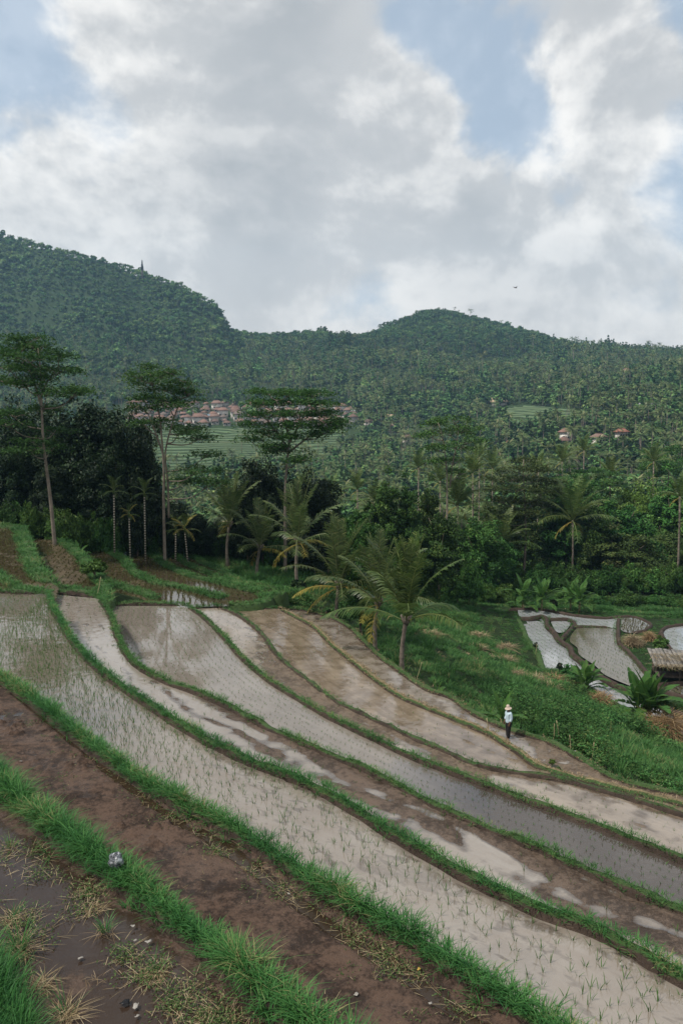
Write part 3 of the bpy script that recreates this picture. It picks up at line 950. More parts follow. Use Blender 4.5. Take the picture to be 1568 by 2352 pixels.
def clump(mb, c, nb, h, spread, w, lean=(.05, .55), curl=(.1, .7), tint=(0.1, .85), mat=0, fan=.7):
    r = np.sqrt(rng.random(nb)) * spread
    a = rng.random(nb) * 6.283
    b = np.stack([c[0] + r * np.cos(a), c[1] + r * np.sin(a), np.full(nb, c[2])], -1)
    hh = h * rng.uniform(.6, 1.1, nb)
    az = a + rng.normal(0, fan, nb)
    return blades(mb, b, hh, w * rng.uniform(.7, 1.2, nb), az, rng.uniform(*lean, nb), rng.uniform(*curl, nb), rng.uniform(*tint, nb), mat)


def leafquads(mb, c, L, W, nrm, tint, mat=0):
    c = np.asarray(c, float)
    n = len(c)
    nrm = nrm / (np.linalg.norm(nrm, axis=1)[:, None] + 1e-9)
    r = rng.normal(size=(n, 3))
    t = np.cross(nrm, r)
    t /= np.linalg.norm(t, axis=1)[:, None] + 1e-9
    b = np.cross(nrm, t)
    L = np.broadcast_to(L, (n,))[:, None]
    W = np.broadcast_to(W, (n,))[:, None]
    droop = nrm * L * .12
    V = np.stack([c - t * L * .5 - droop, c + b * W * .5 - t * L * .05, c + t * L * .5 - droop, c - b * W * .5 - t * L * .05], 1)
    return mb.add(V.reshape(-1, 3), [np.arange(4 * n).reshape(n, 4)], np.repeat(np.broadcast_to(tint, (n,)), 4), mat)


def crown(mb, H, R_, base, K, n, leaf, flat_=.62, shape='round', up=.55, mat=0, lump=.22, aspect=.5, rnd=.55):
    """Leaves gathered in clumps through a crown from height base to H, radius R_."""
    cz, rz_ = (H + base) / 2, (H - base) / 2
    d = rng.normal(size=(K, 3))
    d /= np.linalg.norm(d, axis=1)[:, None]
    if shape == 'dome':
        d[:, 2] = np.abs(d[:, 2]) * .95 - .15
    rad = rng.random(K) ** .38
    rad *= 1 + lump * rng.normal(size=K) * .8
    c = d * rad[:, None] * np.array([R_ * .84, R_ * .84, rz_ * .86])
    if shape == 'tall':
        c[:, :2] *= (1 - .45 * np.clip((c[:, 2:3] / rz_), 0, 1))
    if shape == 'dome':
        c[:, 2] = c[:, 2] * 1.35 - rz_ * .35
    c[:, 2] += cz
    rc = R_ * rng.uniform(.16, .30, K)
    ct = rng.normal(0, .16, K)
    idx = np.repeat(np.arange(K), n)
    e = rng.normal(size=(K * n, 3))
    e /= np.linalg.norm(e, axis=1)[:, None]
    e *= rng.random(K * n)[:, None] ** .4
    e[:, 2] = e[:, 2] * flat_ + .1
    pos = c[idx] + e * rc[idx][:, None]
    out = pos - np.array([0, 0, cz - rz_ * .4])
    nrm = out / (np.linalg.norm(out, axis=1)[:, None] + 1e-6) * .6 + rng.normal(size=(K * n, 3)) * rnd + np.array([0, 0, up])
    tint = np.clip(.45 + ct[idx] + rng.normal(0, .17, K * n), 0, 1)
    s = rng.uniform(.7, 1.25, K * n)
    return leafquads(mb, pos, leaf * s, leaf * aspect * s, nrm, tint, mat)


def limbs(mb, H, R_, base, r0, nl=5, mat=0, lean=0.0):
    n = 9
    z = np.linspace(0, H * .8, n)
    wob = np.cumsum(rng.normal(0, .035 * H / n * 2, (n, 2)), 0)
    wob[0] = 0
    p = np.stack([wob[:, 0] + lean * z, wob[:, 1], z], -1)
    mb.tube(p, np.linspace(r0, r0 * .25, n), 7, .5, mat)
    for k in range(nl):
        i = rng.integers(3, n - 1)
        a = rng.random() * 6.283
        q = p[i]
        e = q + np.array([math.cos(a) * R_ * rng.uniform(.4, .75), math.sin(a) * R_ * rng.uniform(.4, .75), H * rng.uniform(.1, .25)])
        mid = (q + e) / 2 + np.array([0, 0, -.03 * H])
        mb.tube([q, mid, e], [r0 * .4, r0 * .26, r0 * .08], 5, .5, mat)
    return mb


M['leaf'] = leafmat('broadleaf_leaves', [(0, (.018, .052, .011)), (.5, (.038, .100, .020)), (.85, (.075, .155, .034)), (1, (.13, .20, .05))], .12, .5, .32)
M['leaf_dark'] = leafmat('dark_broadleaf_leaves', [(0, (.007, .018, .007)), (.5, (.015, .034, .011)), (.9, (.028, .056, .017)), (1, (.05, .08, .024))], .12, .55, .22, 0, .18)  # dense shade of the left wood is put into this dark leaf colour
M['leaf_bright'] = leafmat('bright_leaves', [(0, (.05, .10, .018)), (.5, (.085, .16, .028)), (1, (.14, .22, .05))], .3, .5, .1)
M['leaf_olive'] = leafmat('olive_leaves', [(0, (.024, .048, .012)), (.5, (.052, .090, .023)), (.9, (.10, .135, .04)), (1, (.17, .17, .07))], .12, .5, .25)
M['leaf_alb'] = leafmat('feathery_leaves', [(0, (.022, .060, .014)), (.5, (.045, .108, .026)), (1, (.085, .155, .040))], .35, .5, .08)
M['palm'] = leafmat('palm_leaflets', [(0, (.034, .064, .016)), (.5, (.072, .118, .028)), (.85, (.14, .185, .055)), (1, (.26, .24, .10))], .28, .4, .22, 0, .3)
M['palm_sun'] = leafmat('pale_palm_leaflets', [(0, (.04, .070, .020)), (.5, (.088, .135, .040)), (.85, (.18, .21, .08)), (1, (.32, .27, .12))], .3, .36, .1, 0, .4)
M['palm_yellow'] = leafmat('yellow_palm_leaflets', [(0, (.10, .13, .03)), (.5, (.24, .22, .05)), (1, (.42, .30, .08))], .3, .4, .05)
M['palm_far'] = leafmat('far_palm_leaflets', [(0, (.036, .062, .020)), (.5, (.075, .110, .038)), (.85, (.15, .175, .070)), (1, (.28, .26, .14))], .15, .5, .3)
M['far'] = leafmat('far_tree_leaves', [(0, (.036, .084, .028)), (.5, (.074, .150, .044)), (.85, (.112, .195, .056)), (1, (.15, .205, .068))], .12, .6, .34, .016)
M['veg'] = leafmat('vegetable_leaves', [(0, (.026, .07, .02)), (.5, (.052, .135, .036)), (.9, (.09, .20, .056)), (1, (.16, .22, .07))], .3, .5, .3, .22)
M['banana'] = leafmat('banana_leaf', [(0, (.030, .085, .022)), (.5, (.060, .145, .032)), (.9, (.11, .20, .05)), (1, (.26, .22, .08))], .35, .4, .1)
M['bananastem'] = plain('banana_stem', (.16, .15, .07), .7, .5, 4)


# ------------------------------------------------------------------ instances for uncountable growth
def source_set(name, meshes):
    col = bpy.data.collections.new(name)          # not linked to the scene: only the scatter draws from it
    for k, me in enumerate(meshes):
        link('%s_%02d' % (name, k), me, col=col)
    return col


def scatter(name, pts, rz, scl, pick, col, label, cat=None, tilt=None):
    me = bpy.data.meshes.new(name)
    me.vertices.add(len(pts))
    me.vertices.foreach_set('co', np.asarray(pts, np.float32).ravel())
    rot = np.zeros((len(pts), 3), np.float32)
    rot[:, 2] = rz
    if tilt is not None:
        rot[:, :2] = tilt
    sc3 = np.asarray(scl, np.float32)
    if sc3.ndim == 1:
        sc3 = np.repeat(sc3[:, None], 3, 1)
    for k, v, ty, fld in (('rot', rot, 'FLOAT_VECTOR', 'vector'), ('scl', sc3, 'FLOAT_VECTOR', 'vector'), ('pick', np.asarray(pick, np.int32), 'INT', 'value')):
        a = me.attributes.new(k, ty, 'POINT')
        a.data.foreach_set(fld, v.ravel())
    o = link(name, me)
    ng = bpy.data.node_groups.new(name, 'GeometryNodeTree')
    ng.interface.new_socket('Geometry', in_out='INPUT', socket_type='NodeSocketGeometry')
    ng.interface.new_socket('Geometry', in_out='OUTPUT', socket_type='NodeSocketGeometry')
    gi, go = ng.nodes.new('NodeGroupInput'), ng.nodes.new('NodeGroupOutput')
    ci = ng.nodes.new('GeometryNodeCollectionInfo')
    ci.inputs['Collection'].default_value = col
    ci.inputs['Separate Children'].default_value = True
    ci.inputs['Reset Children'].default_value = True
    ip = ng.nodes.new('GeometryNodeInstanceOnPoints')
    ip.inputs['Pick Instance'].default_value = True

    def attr(k, ty):
        nd = ng.nodes.new('GeometryNodeInputNamedAttribute')
        nd.data_type = ty
        nd.inputs['Name'].default_value = k
        return nd.outputs['Attribute']
    e2r = ng.nodes.new('FunctionNodeEulerToRotation')
    ng.links.new(attr('rot', 'FLOAT_VECTOR'), e2r.inputs[0])
    ng.links.new(gi.outputs[0], ip.inputs['Points'])
    ng.links.new(ci.outputs[0], ip.inputs['Instance'])
    ng.links.new(attr('pick', 'INT'), ip.inputs['Instance Index'])
    ng.links.new(e2r.outputs[0], ip.inputs['Rotation'])
    ng.links.new(attr('scl', 'FLOAT_VECTOR'), ip.inputs['Scale'])
    ng.links.new(ip.outputs[0], go.inputs[0])
    md = o.modifiers.new('scatter', 'NODES')
    md.node_group = ng
    return stuff(o, label, cat)


# ------------------------------------------------------------------ far forest
def far_tree(H, R_, K, n, leaf, shape):
    mb = MB()
    crown(mb, H, R_, H * .22, K, n, leaf, .8, shape, .3, 0, .25, .8, .3)
    mb.tube([(0, 0, -1), (0, 0, H * .6)], [.3, .15], 5, .5, 1)
    return mb.mesh('far_tree', [M['far'], M['bark']])


def far_palm(H, nf=19, L=3.6, mats=None):
    mb = MB()
    mb.tube([(0, 0, -1), (.25, .1, H * .5), (.1, .2, H)], [.2, .16, .13], 5, .5, 1)
    top = np.array([.1, .2, H])
    for k in range(nf):
        a = k * 2.4 + rng.normal(0, .2)
        e0 = rng.uniform(-.2, 1.3)
        n = 7
        u = np.linspace(0, 1, n)
        el = e0 - u * rng.uniform(.9, 1.6)
        step = L / (n - 1)
        r = np.concatenate([[0], np.cumsum(np.cos(el[:-1]) * step)])
        zz_ = np.concatenate([[0], np.cumsum(np.sin(el[:-1]) * step)])
        p = top + np.stack([r * math.cos(a), r * math.sin(a), zz_], -1)
        side = np.array([-math.sin(a), math.cos(a), 0])
        nl = 15
        ul = np.linspace(.12, 1, nl)
        c = np.stack([np.interp(ul, u, p[:, q]) for q in range(3)], -1)
        fw = np.gradient(c, axis=0)
        fw /= np.linalg.norm(fw, axis=1)[:, None]
        w = .85 * np.sin(np.clip(ul * 2.7 + .3, 0, 3.05))
        for sgn in (-1, 1):
            tip = c + sgn * side * (w * .8)[:, None] + fw * (w * .4)[:, None] + np.array([0, 0, -1]) * (w * .55)[:, None]
            V = np.stack([c - fw * .10, c + fw * .10, tip], 1).reshape(-1, 3)
            mb.add(V, [np.arange(3 * nl).reshape(nl, 3)], np.clip(rng.normal(.5, .22), 0, 1))
    return mb.mesh('far_palm', mats or [M['palm_far'], M['palmbark']])


FAR = source_set('far_tree_source', [far_tree(9, 4.2, 26, 12, 1.5, 'round'), far_tree(12, 4.6, 30, 12, 1.6, 'round'), far_tree(8, 5.0, 26, 12, 1.5, 'dome'), far_tree(14, 4.0, 30, 12, 1.5, 'tall'),
                                     far_tree(6, 4.0, 20, 10, 1.3, 'dome'), far_palm(11), far_palm(14), far_palm(9, 11)])


def jitter(x0, x1, y0, y1, sp_):
    X, Y = np.meshgrid(np.arange(x0, x1, sp_), np.arange(y0, y1, sp_))
    X = X + rng.uniform(-.5, .5, X.shape) * sp_
    Y = Y + rng.uniform(-.5, .5, Y.shape) * sp_
    return X.ravel(), Y.ravel()


TERR1 = [(300, 980), (560, 985), (700, 982), (790, 985), (800, 1010), (770, 1040), (740, 1062), (620, 1072), (560, 1092), (470, 1112), (330, 1105)]
TERR2 = [(1100, 940), (1200, 930), (1345, 945), (1350, 965), (1250, 985), (1180, 990), (1110, 960)]
VILL = [(250, 928), (560, 922), (800, 930), (800, 982), (560, 984), (250, 984)]

# hills
X, Y = jitter(-860, 860, 690, 1330, 5.4)
k = np.abs(X / Y) < .66
X, Y = X[k], Y[k]
Z = height(X, Y)
px, py = proj(np.stack([X, Y, Z], -1))
k = (px > -420) & (px < 1950) & ~inpoly(px, py, VILL)
X, Y, Z, px, py = X[k], Y[k], Z[k], px[k], py[k]
lowb = sstep(120, 30, Z + fbm(X / 60, Y / 60, 3, 77) * 40)
pick = np.where(rng.random(len(X)) < .08 + .5 * lowb, rng.integers(5, 8, len(X)), rng.integers(0, 5, len(X)))
big = fbm(X / 40, Y / 40, 2, 78)
scl = rng.uniform(.55, 1.1, len(X)) * (1 + .5 * big) * np.where(rng.random(len(X)) < .06, 1.35, 1)
pick = np.where((Z > 95) & np.isin(pick, (1, 3, 5, 6)), rng.choice([0, 2, 4], len(X)), pick)
lefthill = (px < 560) & (Z > 40)
pick = np.where(lefthill & (rng.random(len(X)) < .75) & (pick >= 5), 4, pick)
scl = np.where(lefthill, scl * .85, scl)
scatter('hill_forest', np.stack([X, Y, Z - .5], -1), rng.random(len(X)) * 6.28, scl * .95, pick, FAR, 'unbroken forest covering the two far hills', 'forest')

# valley
X, Y = jitter(-450, 450, 170, 700, 6.0)
k = (np.abs(X / Y) < .66)
X, Y = X[k], Y[k]
Z = height(X, Y)
px, py = proj(np.stack([X, Y, Z], -1))
intr = inpoly(px, py, TERR1) | inpoly(px, py, TERR2) | inpoly(px, py, VILL)
clear = fbm(X / 35, Y / 35, 3, 79) > .28
k = ~intr & (px > -420) & (px < 1950) & (Y < 700) & ~(clear & (px > 560) & (px < 1100) & (Y > 330))
k |= inpoly(px, py, TERR1) & (rng.random(len(X)) < .04)
k |= inpoly(px, py, VILL) & (rng.random(len(X)) < .10)
X, Y, Z, px, py = X[k], Y[k], Z[k], px[k], py[k]
palmy = .42 + .3 * fbm(X / 50, Y / 50, 2, 80)
pick = np.where((rng.random(len(X)) < palmy) | inpoly(px, py, TERR1), rng.integers(5, 8, len(X)), rng.integers(0, 5, len(X)))
scl = rng.uniform(.7, 1.2, len(X))
scatter('valley_forest', np.stack([X, Y, Z - .3], -1), rng.random(len(X)) * 6.28, scl, pick, FAR, 'mixed woods and coconut groves filling the valley floor', 'forest')

# far rice terraces, stepped
def terraces(name, x0, x1, y0, y1, poly, stepz, label, nx=170, ny=420):
    X, Y = np.meshgrid(np.linspace(x0, x1, nx), np.linspace(y0, y1, ny), indexing='ij')
    Z = height(X, Y)
    px, py = proj(np.stack([X, Y, Z], -1))
    q = Z / stepz + fbm(X / 55, Y / 55, 4, 81) * 2.6
    fr = q - np.floor(q)
    Zs = Z + .5 + (sstep(.72, .98, fr) - fr) * stepz
    keep = inpoly(px, py, poly)
    km = keep[:-1, :-1] & keep[1:, 1:]
    i, j = np.nonzero(km)
    f = np.stack([i * ny + j, (i + 1) * ny + j, (i + 1) * ny + j + 1, i * ny + j + 1], -1)
    plot = vnoise(np.floor(q) * 7.3, np.floor((X + 4 * np.floor(q)) / 34), 5)
    return struct(MB().add(np.stack([X, Y, Zs], -1).reshape(-1, 3), [f], plot.ravel()).build(name, M['terr']), label)


m, t = new_mat('rice_terrace_green')
geo = t.n('ShaderNodeNewGeometry')
at = t.n('ShaderNodeAttribute', attribute_name='tint').outputs['Fac']
c = t.ramp(t.math('MULTIPLY_ADD', t.noise(geo.outputs['Position'], .25, 4), .3, t.math('MULTIPLY', at, .75)), [(.2, (.024, .066, .020)), (.5, (.042, .104, .030)), (.75, (.064, .125, .040)), (.9, (.10, .11, .055))])
nz = t.n('ShaderNodeSeparateXYZ', ins={0: geo.outputs['Normal']}).outputs[2]
c = t.mix(t.mr(nz, .97, .9, 0, .65), c, (.060, .075, .032, 1))
p = t.n('ShaderNodeBsdfPrincipled', ins={'Base Color': c, 'Roughness': .8})
t.n('ShaderNodeOutputMaterial', ins={'Surface': p.outputs[0]})
M['terr'] = m
terraces('rice_terraces', -165, 75, 455, 600, TERR1, 1.5, 'green stepped rice terraces below the village')
terraces('rice_terraces', 75, 190, 470, 610, TERR2, 1.8, 'small green terraces under the wooded spur')

# ------------------------------------------------------------------ trees one can tell apart
def proto_tree(name, H, R_, base, K, n, leaf, shape, mat, label, cat='tree', group=None, up=.55, aspect=.5, lump=.22, flat_=.62, r0=.22, nl=5):
    root = thing(name, label, cat, group=group)
    mb = MB()
    limbs(mb, H, R_, base, r0, nl)
    mb.build('trunk', M['bark'], root, True)
    mb = MB()
    crown(mb, H, R_, base, K, n, leaf, flat_, shape, up, 0, lump, aspect)
    mb.build('crown', M[mat], root)
    root['H'], root['R'] = H, R_
    return root


GR = 'broadleaf trees of the wood beyond the fields'
PROTO = {
    'round': proto_tree('broadleaf_tree', 10, 4.2, 1.2, 150, 105, .36, 'round', 'leaf', 'leafy mid green tree with rounded crown in the wood beyond the fields', group=GR),
    'tall': proto_tree('broadleaf_tree', 14, 4.0, 2.2, 150, 105, .38, 'tall', 'leaf', 'tall green tree with narrowing crown in the wood beyond the fields', group=GR),
    'olive': proto_tree('broadleaf_tree', 11, 4.4, 1.4, 150, 100, .34, 'round', 'leaf_olive', 'olive green tree with loose crown in the wood beyond the fields', group=GR, lump=.32),
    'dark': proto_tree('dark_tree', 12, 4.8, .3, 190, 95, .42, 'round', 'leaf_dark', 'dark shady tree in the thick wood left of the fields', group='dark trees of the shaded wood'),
    'bush': proto_tree('bush', 3.6, 2.6, .1, 80, 80, .27, 'dome', 'leaf', 'leafy green bush at the foot of the wood beyond the fields', 'bush', 'bushes along the foot of the wood', r0=.08, nl=3),
    'umb': proto_tree('flat_topped_tree', 13, 5.2, 8.6, 60, 150, .26, 'round', 'leaf_alb', 'flat topped feathery tree rising over the wood beyond the fields', group='flat topped trees in the wood', flat_=.22, up=1.2, lump=.1, nl=9),
    'bright': proto_tree('bright_tree', 10, 4.6, 1.5, 110, 85, .34, 'round', 'leaf_bright', 'bright yellow green tree standing out in the dark wood at the right', r0=.2),
}
used = set()


def place(kind, px, topy, Y, hw, label=None, group=None, mat=None, rz=None, sink=0.2):
    x = (px - CX) / F * Y * (cp + (-(topy - CY) / F) * sp) ** -1
    x = float(PY(px, topy, Y)[0])
    zt = zpx(topy, Y)
    z0 = hz1(x, Y) - sink
    pr = PROTO[kind]
    H = max(1.2, zt - z0)
    s = hw / F * Y / pr['R']
    sz = H / pr['H']
    rz = rng.random() * 6.28 if rz is None else rz
    if kind not in used:
        used.add(kind)
        o = pr
        o.location = (x, Y, z0); o.scale = (s, s, sz); o.rotation_euler = (0, 0, rz)
        if label: o['label'] = label
    else:
        o = dup(pr, (x, Y, z0), rz, (s, s, sz), label, group)
    if label and group is None and 'group' in o and o != pr:
        del o['group']
    return o


TOPL = np.array([(-260, 905), (-100, 910), (0, 925), (60, 950), (110, 940), (230, 925), (330, 950), (365, 1050), (410, 1120), (470, 1175), (540, 1180), (575, 1080), (640, 1060), (720, 1075), (780, 1130), (830, 1100), (880, 1085), (960, 1090), (1000, 1060),
                 (1060, 1080), (1150, 1090), (1200, 1060), (1300, 1075), (1400, 1070), (1480, 1080), (1568, 1040), (1900, 1040)], float)
# first of each kind are the ones that fill; the named ones come after them
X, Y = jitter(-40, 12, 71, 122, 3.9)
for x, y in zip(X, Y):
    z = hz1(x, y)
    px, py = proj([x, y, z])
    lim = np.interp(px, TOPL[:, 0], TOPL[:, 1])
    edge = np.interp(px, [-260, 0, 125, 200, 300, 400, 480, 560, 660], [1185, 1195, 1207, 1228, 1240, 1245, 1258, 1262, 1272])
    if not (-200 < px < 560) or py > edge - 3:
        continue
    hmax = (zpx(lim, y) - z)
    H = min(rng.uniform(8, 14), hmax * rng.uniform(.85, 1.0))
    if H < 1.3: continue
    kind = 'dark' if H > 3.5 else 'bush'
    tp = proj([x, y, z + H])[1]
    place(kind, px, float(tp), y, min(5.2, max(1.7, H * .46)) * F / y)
# edge under-storey at the left
for px in np.arange(-60, 640, 21):
    e = np.interp(px, [-260, 0, 125, 200, 300, 400, 480, 560, 660], [1185, 1195, 1207, 1228, 1240, 1245, 1258, 1262, 1272]) - 4
    Yd = np.interp(px, [0, 200, 400, 500, 640], [72, 74, 80, 84, 88]) + rng.uniform(-1, 4)
    place('bush', px + rng.uniform(-8, 8), e - rng.uniform(22, 60), Yd, rng.uniform(24, 44), sink=.5)
# the wood at the right
X, Y = jitter(-12, 106, 90, 205, 6.6)
order = np.argsort(-Y)
nfill = 0
for x, y in zip(X[order], Y[order]):
    z = hz1(x, y)
    px, py = proj([x, y, z])
    if not (560 < px < 1690): continue
    if y < np.interp(px, [700, 1000, 1150], [90, 100, 118]): continue
    edge = np.interp(px, [560, 640, 760, 900, 1000, 1080, 1200, 1300, 1568], [1255, 1270, 1290, 1310, 1325, 1335, 1372, 1385, 1395])
    if py > edge: continue
    if y > 165 and rng.random() < .35: continue
    lim = np.interp(px, TOPL[:, 0], TOPL[:, 1])
    lim = lim + (0 if y > 140 else (140 - y) * 3.4 * rng.random())
    H = min(rng.uniform(9, 19), (zpx(lim, y) - z) * rng.uniform(.8, 1.0))
    if H < 1.5: continue
    u_ = rng.random()
    kind = 'bush' if H < 4.5 else ('round' if u_ < .4 else 'tall' if u_ < .62 else 'olive' if u_ < .88 else 'umb')
    if px < 760 and H > 4.5: kind = 'dark'
    tp = float(proj([x, y, z + H])[1])
    place(kind, px, tp, y, min(5, max(1.8, H * rng.uniform(.3, .42))) * F / y)
    nfill += 1
for px in np.arange(640, 1680, 19):
    e = np.interp(px, [560, 640, 760, 900, 1000, 1080, 1200, 1300, 1568], [1262, 1275, 1300, 1318, 1332, 1345, 1378, 1390, 1400])
    Yd = np.interp(px, [640, 760, 900, 1000, 1200, 1400, 1600], [84, 86, 89, 90, 94, 92, 90]) + rng.uniform(-2, 5)
    place('bush', px + rng.uniform(-8, 8), e - (rng.uniform(20, 75) if px < 1080 else rng.uniform(8, 44)), Yd + (8 if px > 1080 else 0), rng.uniform(22, 46), sink=.4)

for px in np.arange(1080, 1690, 15):
    for Yd in (112, 124):
        yb = float(proj([(px - CX) / F * Yd, Yd, hz1((px - CX) / F * Yd, Yd)])[1])
        place('bush', px + rng.uniform(-8, 8), yb - rng.uniform(35, 80), Yd + rng.uniform(-4, 4), rng.uniform(24, 44), sink=.5)
# trees that stand out
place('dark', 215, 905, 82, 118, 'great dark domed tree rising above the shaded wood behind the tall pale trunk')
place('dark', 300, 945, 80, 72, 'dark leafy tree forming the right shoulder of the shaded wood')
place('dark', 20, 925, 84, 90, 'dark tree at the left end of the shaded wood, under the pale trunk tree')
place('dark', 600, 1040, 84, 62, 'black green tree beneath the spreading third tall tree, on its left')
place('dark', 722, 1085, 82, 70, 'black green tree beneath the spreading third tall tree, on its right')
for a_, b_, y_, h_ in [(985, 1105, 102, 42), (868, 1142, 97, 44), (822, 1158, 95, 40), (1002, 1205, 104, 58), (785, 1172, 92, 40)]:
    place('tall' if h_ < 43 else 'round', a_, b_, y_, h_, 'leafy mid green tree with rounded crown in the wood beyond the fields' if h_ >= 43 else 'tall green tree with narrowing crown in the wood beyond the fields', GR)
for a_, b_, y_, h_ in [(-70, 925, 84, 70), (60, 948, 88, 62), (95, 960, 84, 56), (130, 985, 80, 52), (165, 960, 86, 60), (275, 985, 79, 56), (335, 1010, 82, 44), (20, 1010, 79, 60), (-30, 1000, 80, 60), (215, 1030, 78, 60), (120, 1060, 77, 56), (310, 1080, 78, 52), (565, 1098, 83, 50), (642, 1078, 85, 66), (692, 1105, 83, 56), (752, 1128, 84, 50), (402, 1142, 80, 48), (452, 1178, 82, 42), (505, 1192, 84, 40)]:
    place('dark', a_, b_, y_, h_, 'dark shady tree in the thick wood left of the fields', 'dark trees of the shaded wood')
place('tall', 888, 1088, 96, 52, 'dense two headed dark green tree behind the coconut palms, middle of the picture')
place('tall', 935, 1098, 97, 46, 'dense dark green tree just right of the two headed tree behind the palms')
place('round', 1090, 1190, 104, 85, 'broad vine covered green bushy tree right of the large coconut palm')
place('round', 1010, 1180, 88, 70, 'rich green bushy tree directly behind the large coconut palm')
place('round', 1150, 1235, 112, 50, 'low vine covered tree where the wood meets the grassy slope')
place('round', 830, 1200, 62, 62, 'yellow flowered leafy tree growing among the coconut palms')
place('olive', 1440, 1218, 118, 88, 'round light green tree standing right of the low paddies')
place('bright', 1462, 1098, 138, 66, 'bright yellow green tree standing out in the dark wood at the right')
place('umb', 1350, 1060, 140, 95, 'flat topped feathery tree above the wood right of the straight pale trunk')
place('umb', 1530, 1008, 175, 70, 'pale flat topped tree at the right edge below the far houses')
place('olive', 1265, 1090, 130, 60, 'loose grey green tree right of the straight pale trunk')
place('tall', 1545, 1085, 132, 60, 'tall dark green tree at the right edge of the wood')


def sprays_tree(name, label, trunks, Y, sprays, mat='leaf_alb', leaf=.33, nper=1.0, r0=.2):
    """Open tall tree: bare pale trunk, forking limbs, foliage in flat layered sprays."""
    x0, y0 = trunks[0][0]
    base = PY(x0, y0, Y)
    base[2] = hz1(base[0], Y) - .3
    root = thing(name, label, 'tree', base)
    mb = MB()
    paths = []
    for q, tr in enumerate(trunks):
        w = np.array([PY(a, b, Y + .25 * q) for a, b in tr])
        if q == 0: w[0] = base
        sp_ = spline(w, .8) - base
        n = len(sp_)
        mb.tube(sp_, np.linspace(r0 if q == 0 else r0 * .6, .05, n), 8)
        paths.append(sp_)
    allp = np.concatenate(paths)
    cr = MB()
    for (cx_, cy_, hw, hh) in sprays:
        dY = rng.uniform(-2.6, 2.6)
        c = PY(cx_, cy_, Y + dY) - base
        a, h = hw / F * Y, hh / F * Y
        # limb from the trunk, leaving it lower than the spray
        d = np.linalg.norm((allp - c) * np.array([1, 1, 1.2]), axis=1) + np.where(allp[:, 2] > c[2] - .5, 50, 0) + np.abs(allp[:, 2] - (c[2] - 1.0 - .45 * abs(c[0]))) * .4
        s = allp[np.argmin(d)]
        mid = s * .45 + c * .55 + np.array([0, 0, -.25 * np.linalg.norm(c - s) * .5])
        path = spline(np.array([s, mid, c]), .4)
        mb.tube(path, np.linspace(.075, .022, len(path)), 5)
        for q in range(5):
            e = c + np.array([rng.uniform(-.8, .8) * a, rng.uniform(-1.2, 1.2), rng.uniform(-.2, .5) * h])
            mb.tube([path[-max(2, len(path) // 3)], (c + e) / 2 - [0, 0, .1], e], [.035, .025, .01], 4)
        # several small flat pads make one spray
        a *= 1.12
        npad = max(5, int(a * 5.6))
        for q in range(npad):
            f = rng.uniform(-1, 1)
            pc = c + np.array([f * a, rng.uniform(-1, 1) * min(a, 1.7), (1 - f * f) * h * .55 + rng.normal(0, .3) * h])
            n = int(56 * nper)
            e = rng.normal(size=(n, 3)) * np.array([.55, .55, .17])
            e[:, 2] -= .12 * (e[:, 0] ** 2 + e[:, 1] ** 2)
            nrm = np.array([0, 0, 1.0]) + rng.normal(size=(n, 3)) * .45
            leafquads(cr, pc + e, leaf * rng.uniform(.7, 1.3, n), leaf * .42, nrm, np.clip(rng.normal(.42 + rng.normal(0, .1), .18, n), 0, 1))
    mb.build('trunk', M['bark'], root, True)
    cr.build('crown', M[mat], root)
    return root


def cv(lst):
    return [(a * .5139, b * .5139 + 725.2, c * .5139, d * .5139) for a, b, c, d in lst]


sprays_tree('flat_topped_tree', 'tallest flat topped tree with bare pale leaning trunk at the left edge of the fields',
            [[(127, 1214), (118, 1160), (108, 1080), (100, 1010), (97, 950), (95, 890), (93, 840), (88, 800)], [(96, 935), (80, 880), (62, 840), (40, 815)], [(95, 910), (112, 870), (135, 845)]], 69,
            cv([(130, 105, 85, 20), (60, 135, 80, 18), (170, 140, 60, 18), (120, 190, 120, 20), (260, 175, 50, 16), (20, 165, 60, 15), (30, 230, 70, 16), (160, 235, 90, 20), (270, 240, 70, 14), (200, 275, 70, 16), (20, 285, 70, 14), (100, 300, 70, 12),
                (350, 335, 70, 12), (210, 345, 55, 26), (50, 440, 110, 18), (190, 412, 60, 14), (250, 512, 60, 12), (150, 562, 60, 12), (130, 597, 60, 12), (230, 582, 45, 10), (30, 485, 60, 15)]))
sprays_tree('flat_topped_tree', 'second flat topped tree with forked pale trunks, left of the village',
            [[(377, 1205), (376, 1150), (377, 1090), (372, 1010), (366, 950), (355, 900), (345, 855)], [(388, 1190), (386, 1110), (380, 1040), (400, 960), (420, 910), (440, 880)], [(377, 1050), (360, 1000), (340, 950)]], 74,
            cv([(670, 230, 45, 12), (620, 265, 60, 14), (720, 265, 60, 14), (680, 295, 90, 18), (800, 300, 45, 12), (760, 330, 80, 16), (850, 345, 55, 14), (700, 370, 100, 18), (820, 380, 70, 15), (640, 412, 45, 12), (760, 400, 70, 12), (700, 470, 60, 12),
                (640, 480, 30, 10), (850, 500, 80, 14), (900, 545, 65, 12), (800, 522, 60, 12), (930, 618, 55, 9), (880, 692, 90, 14), (830, 735, 80, 12), (950, 742, 60, 10), (760, 250, 40, 10)]), nper=.85, r0=.17)
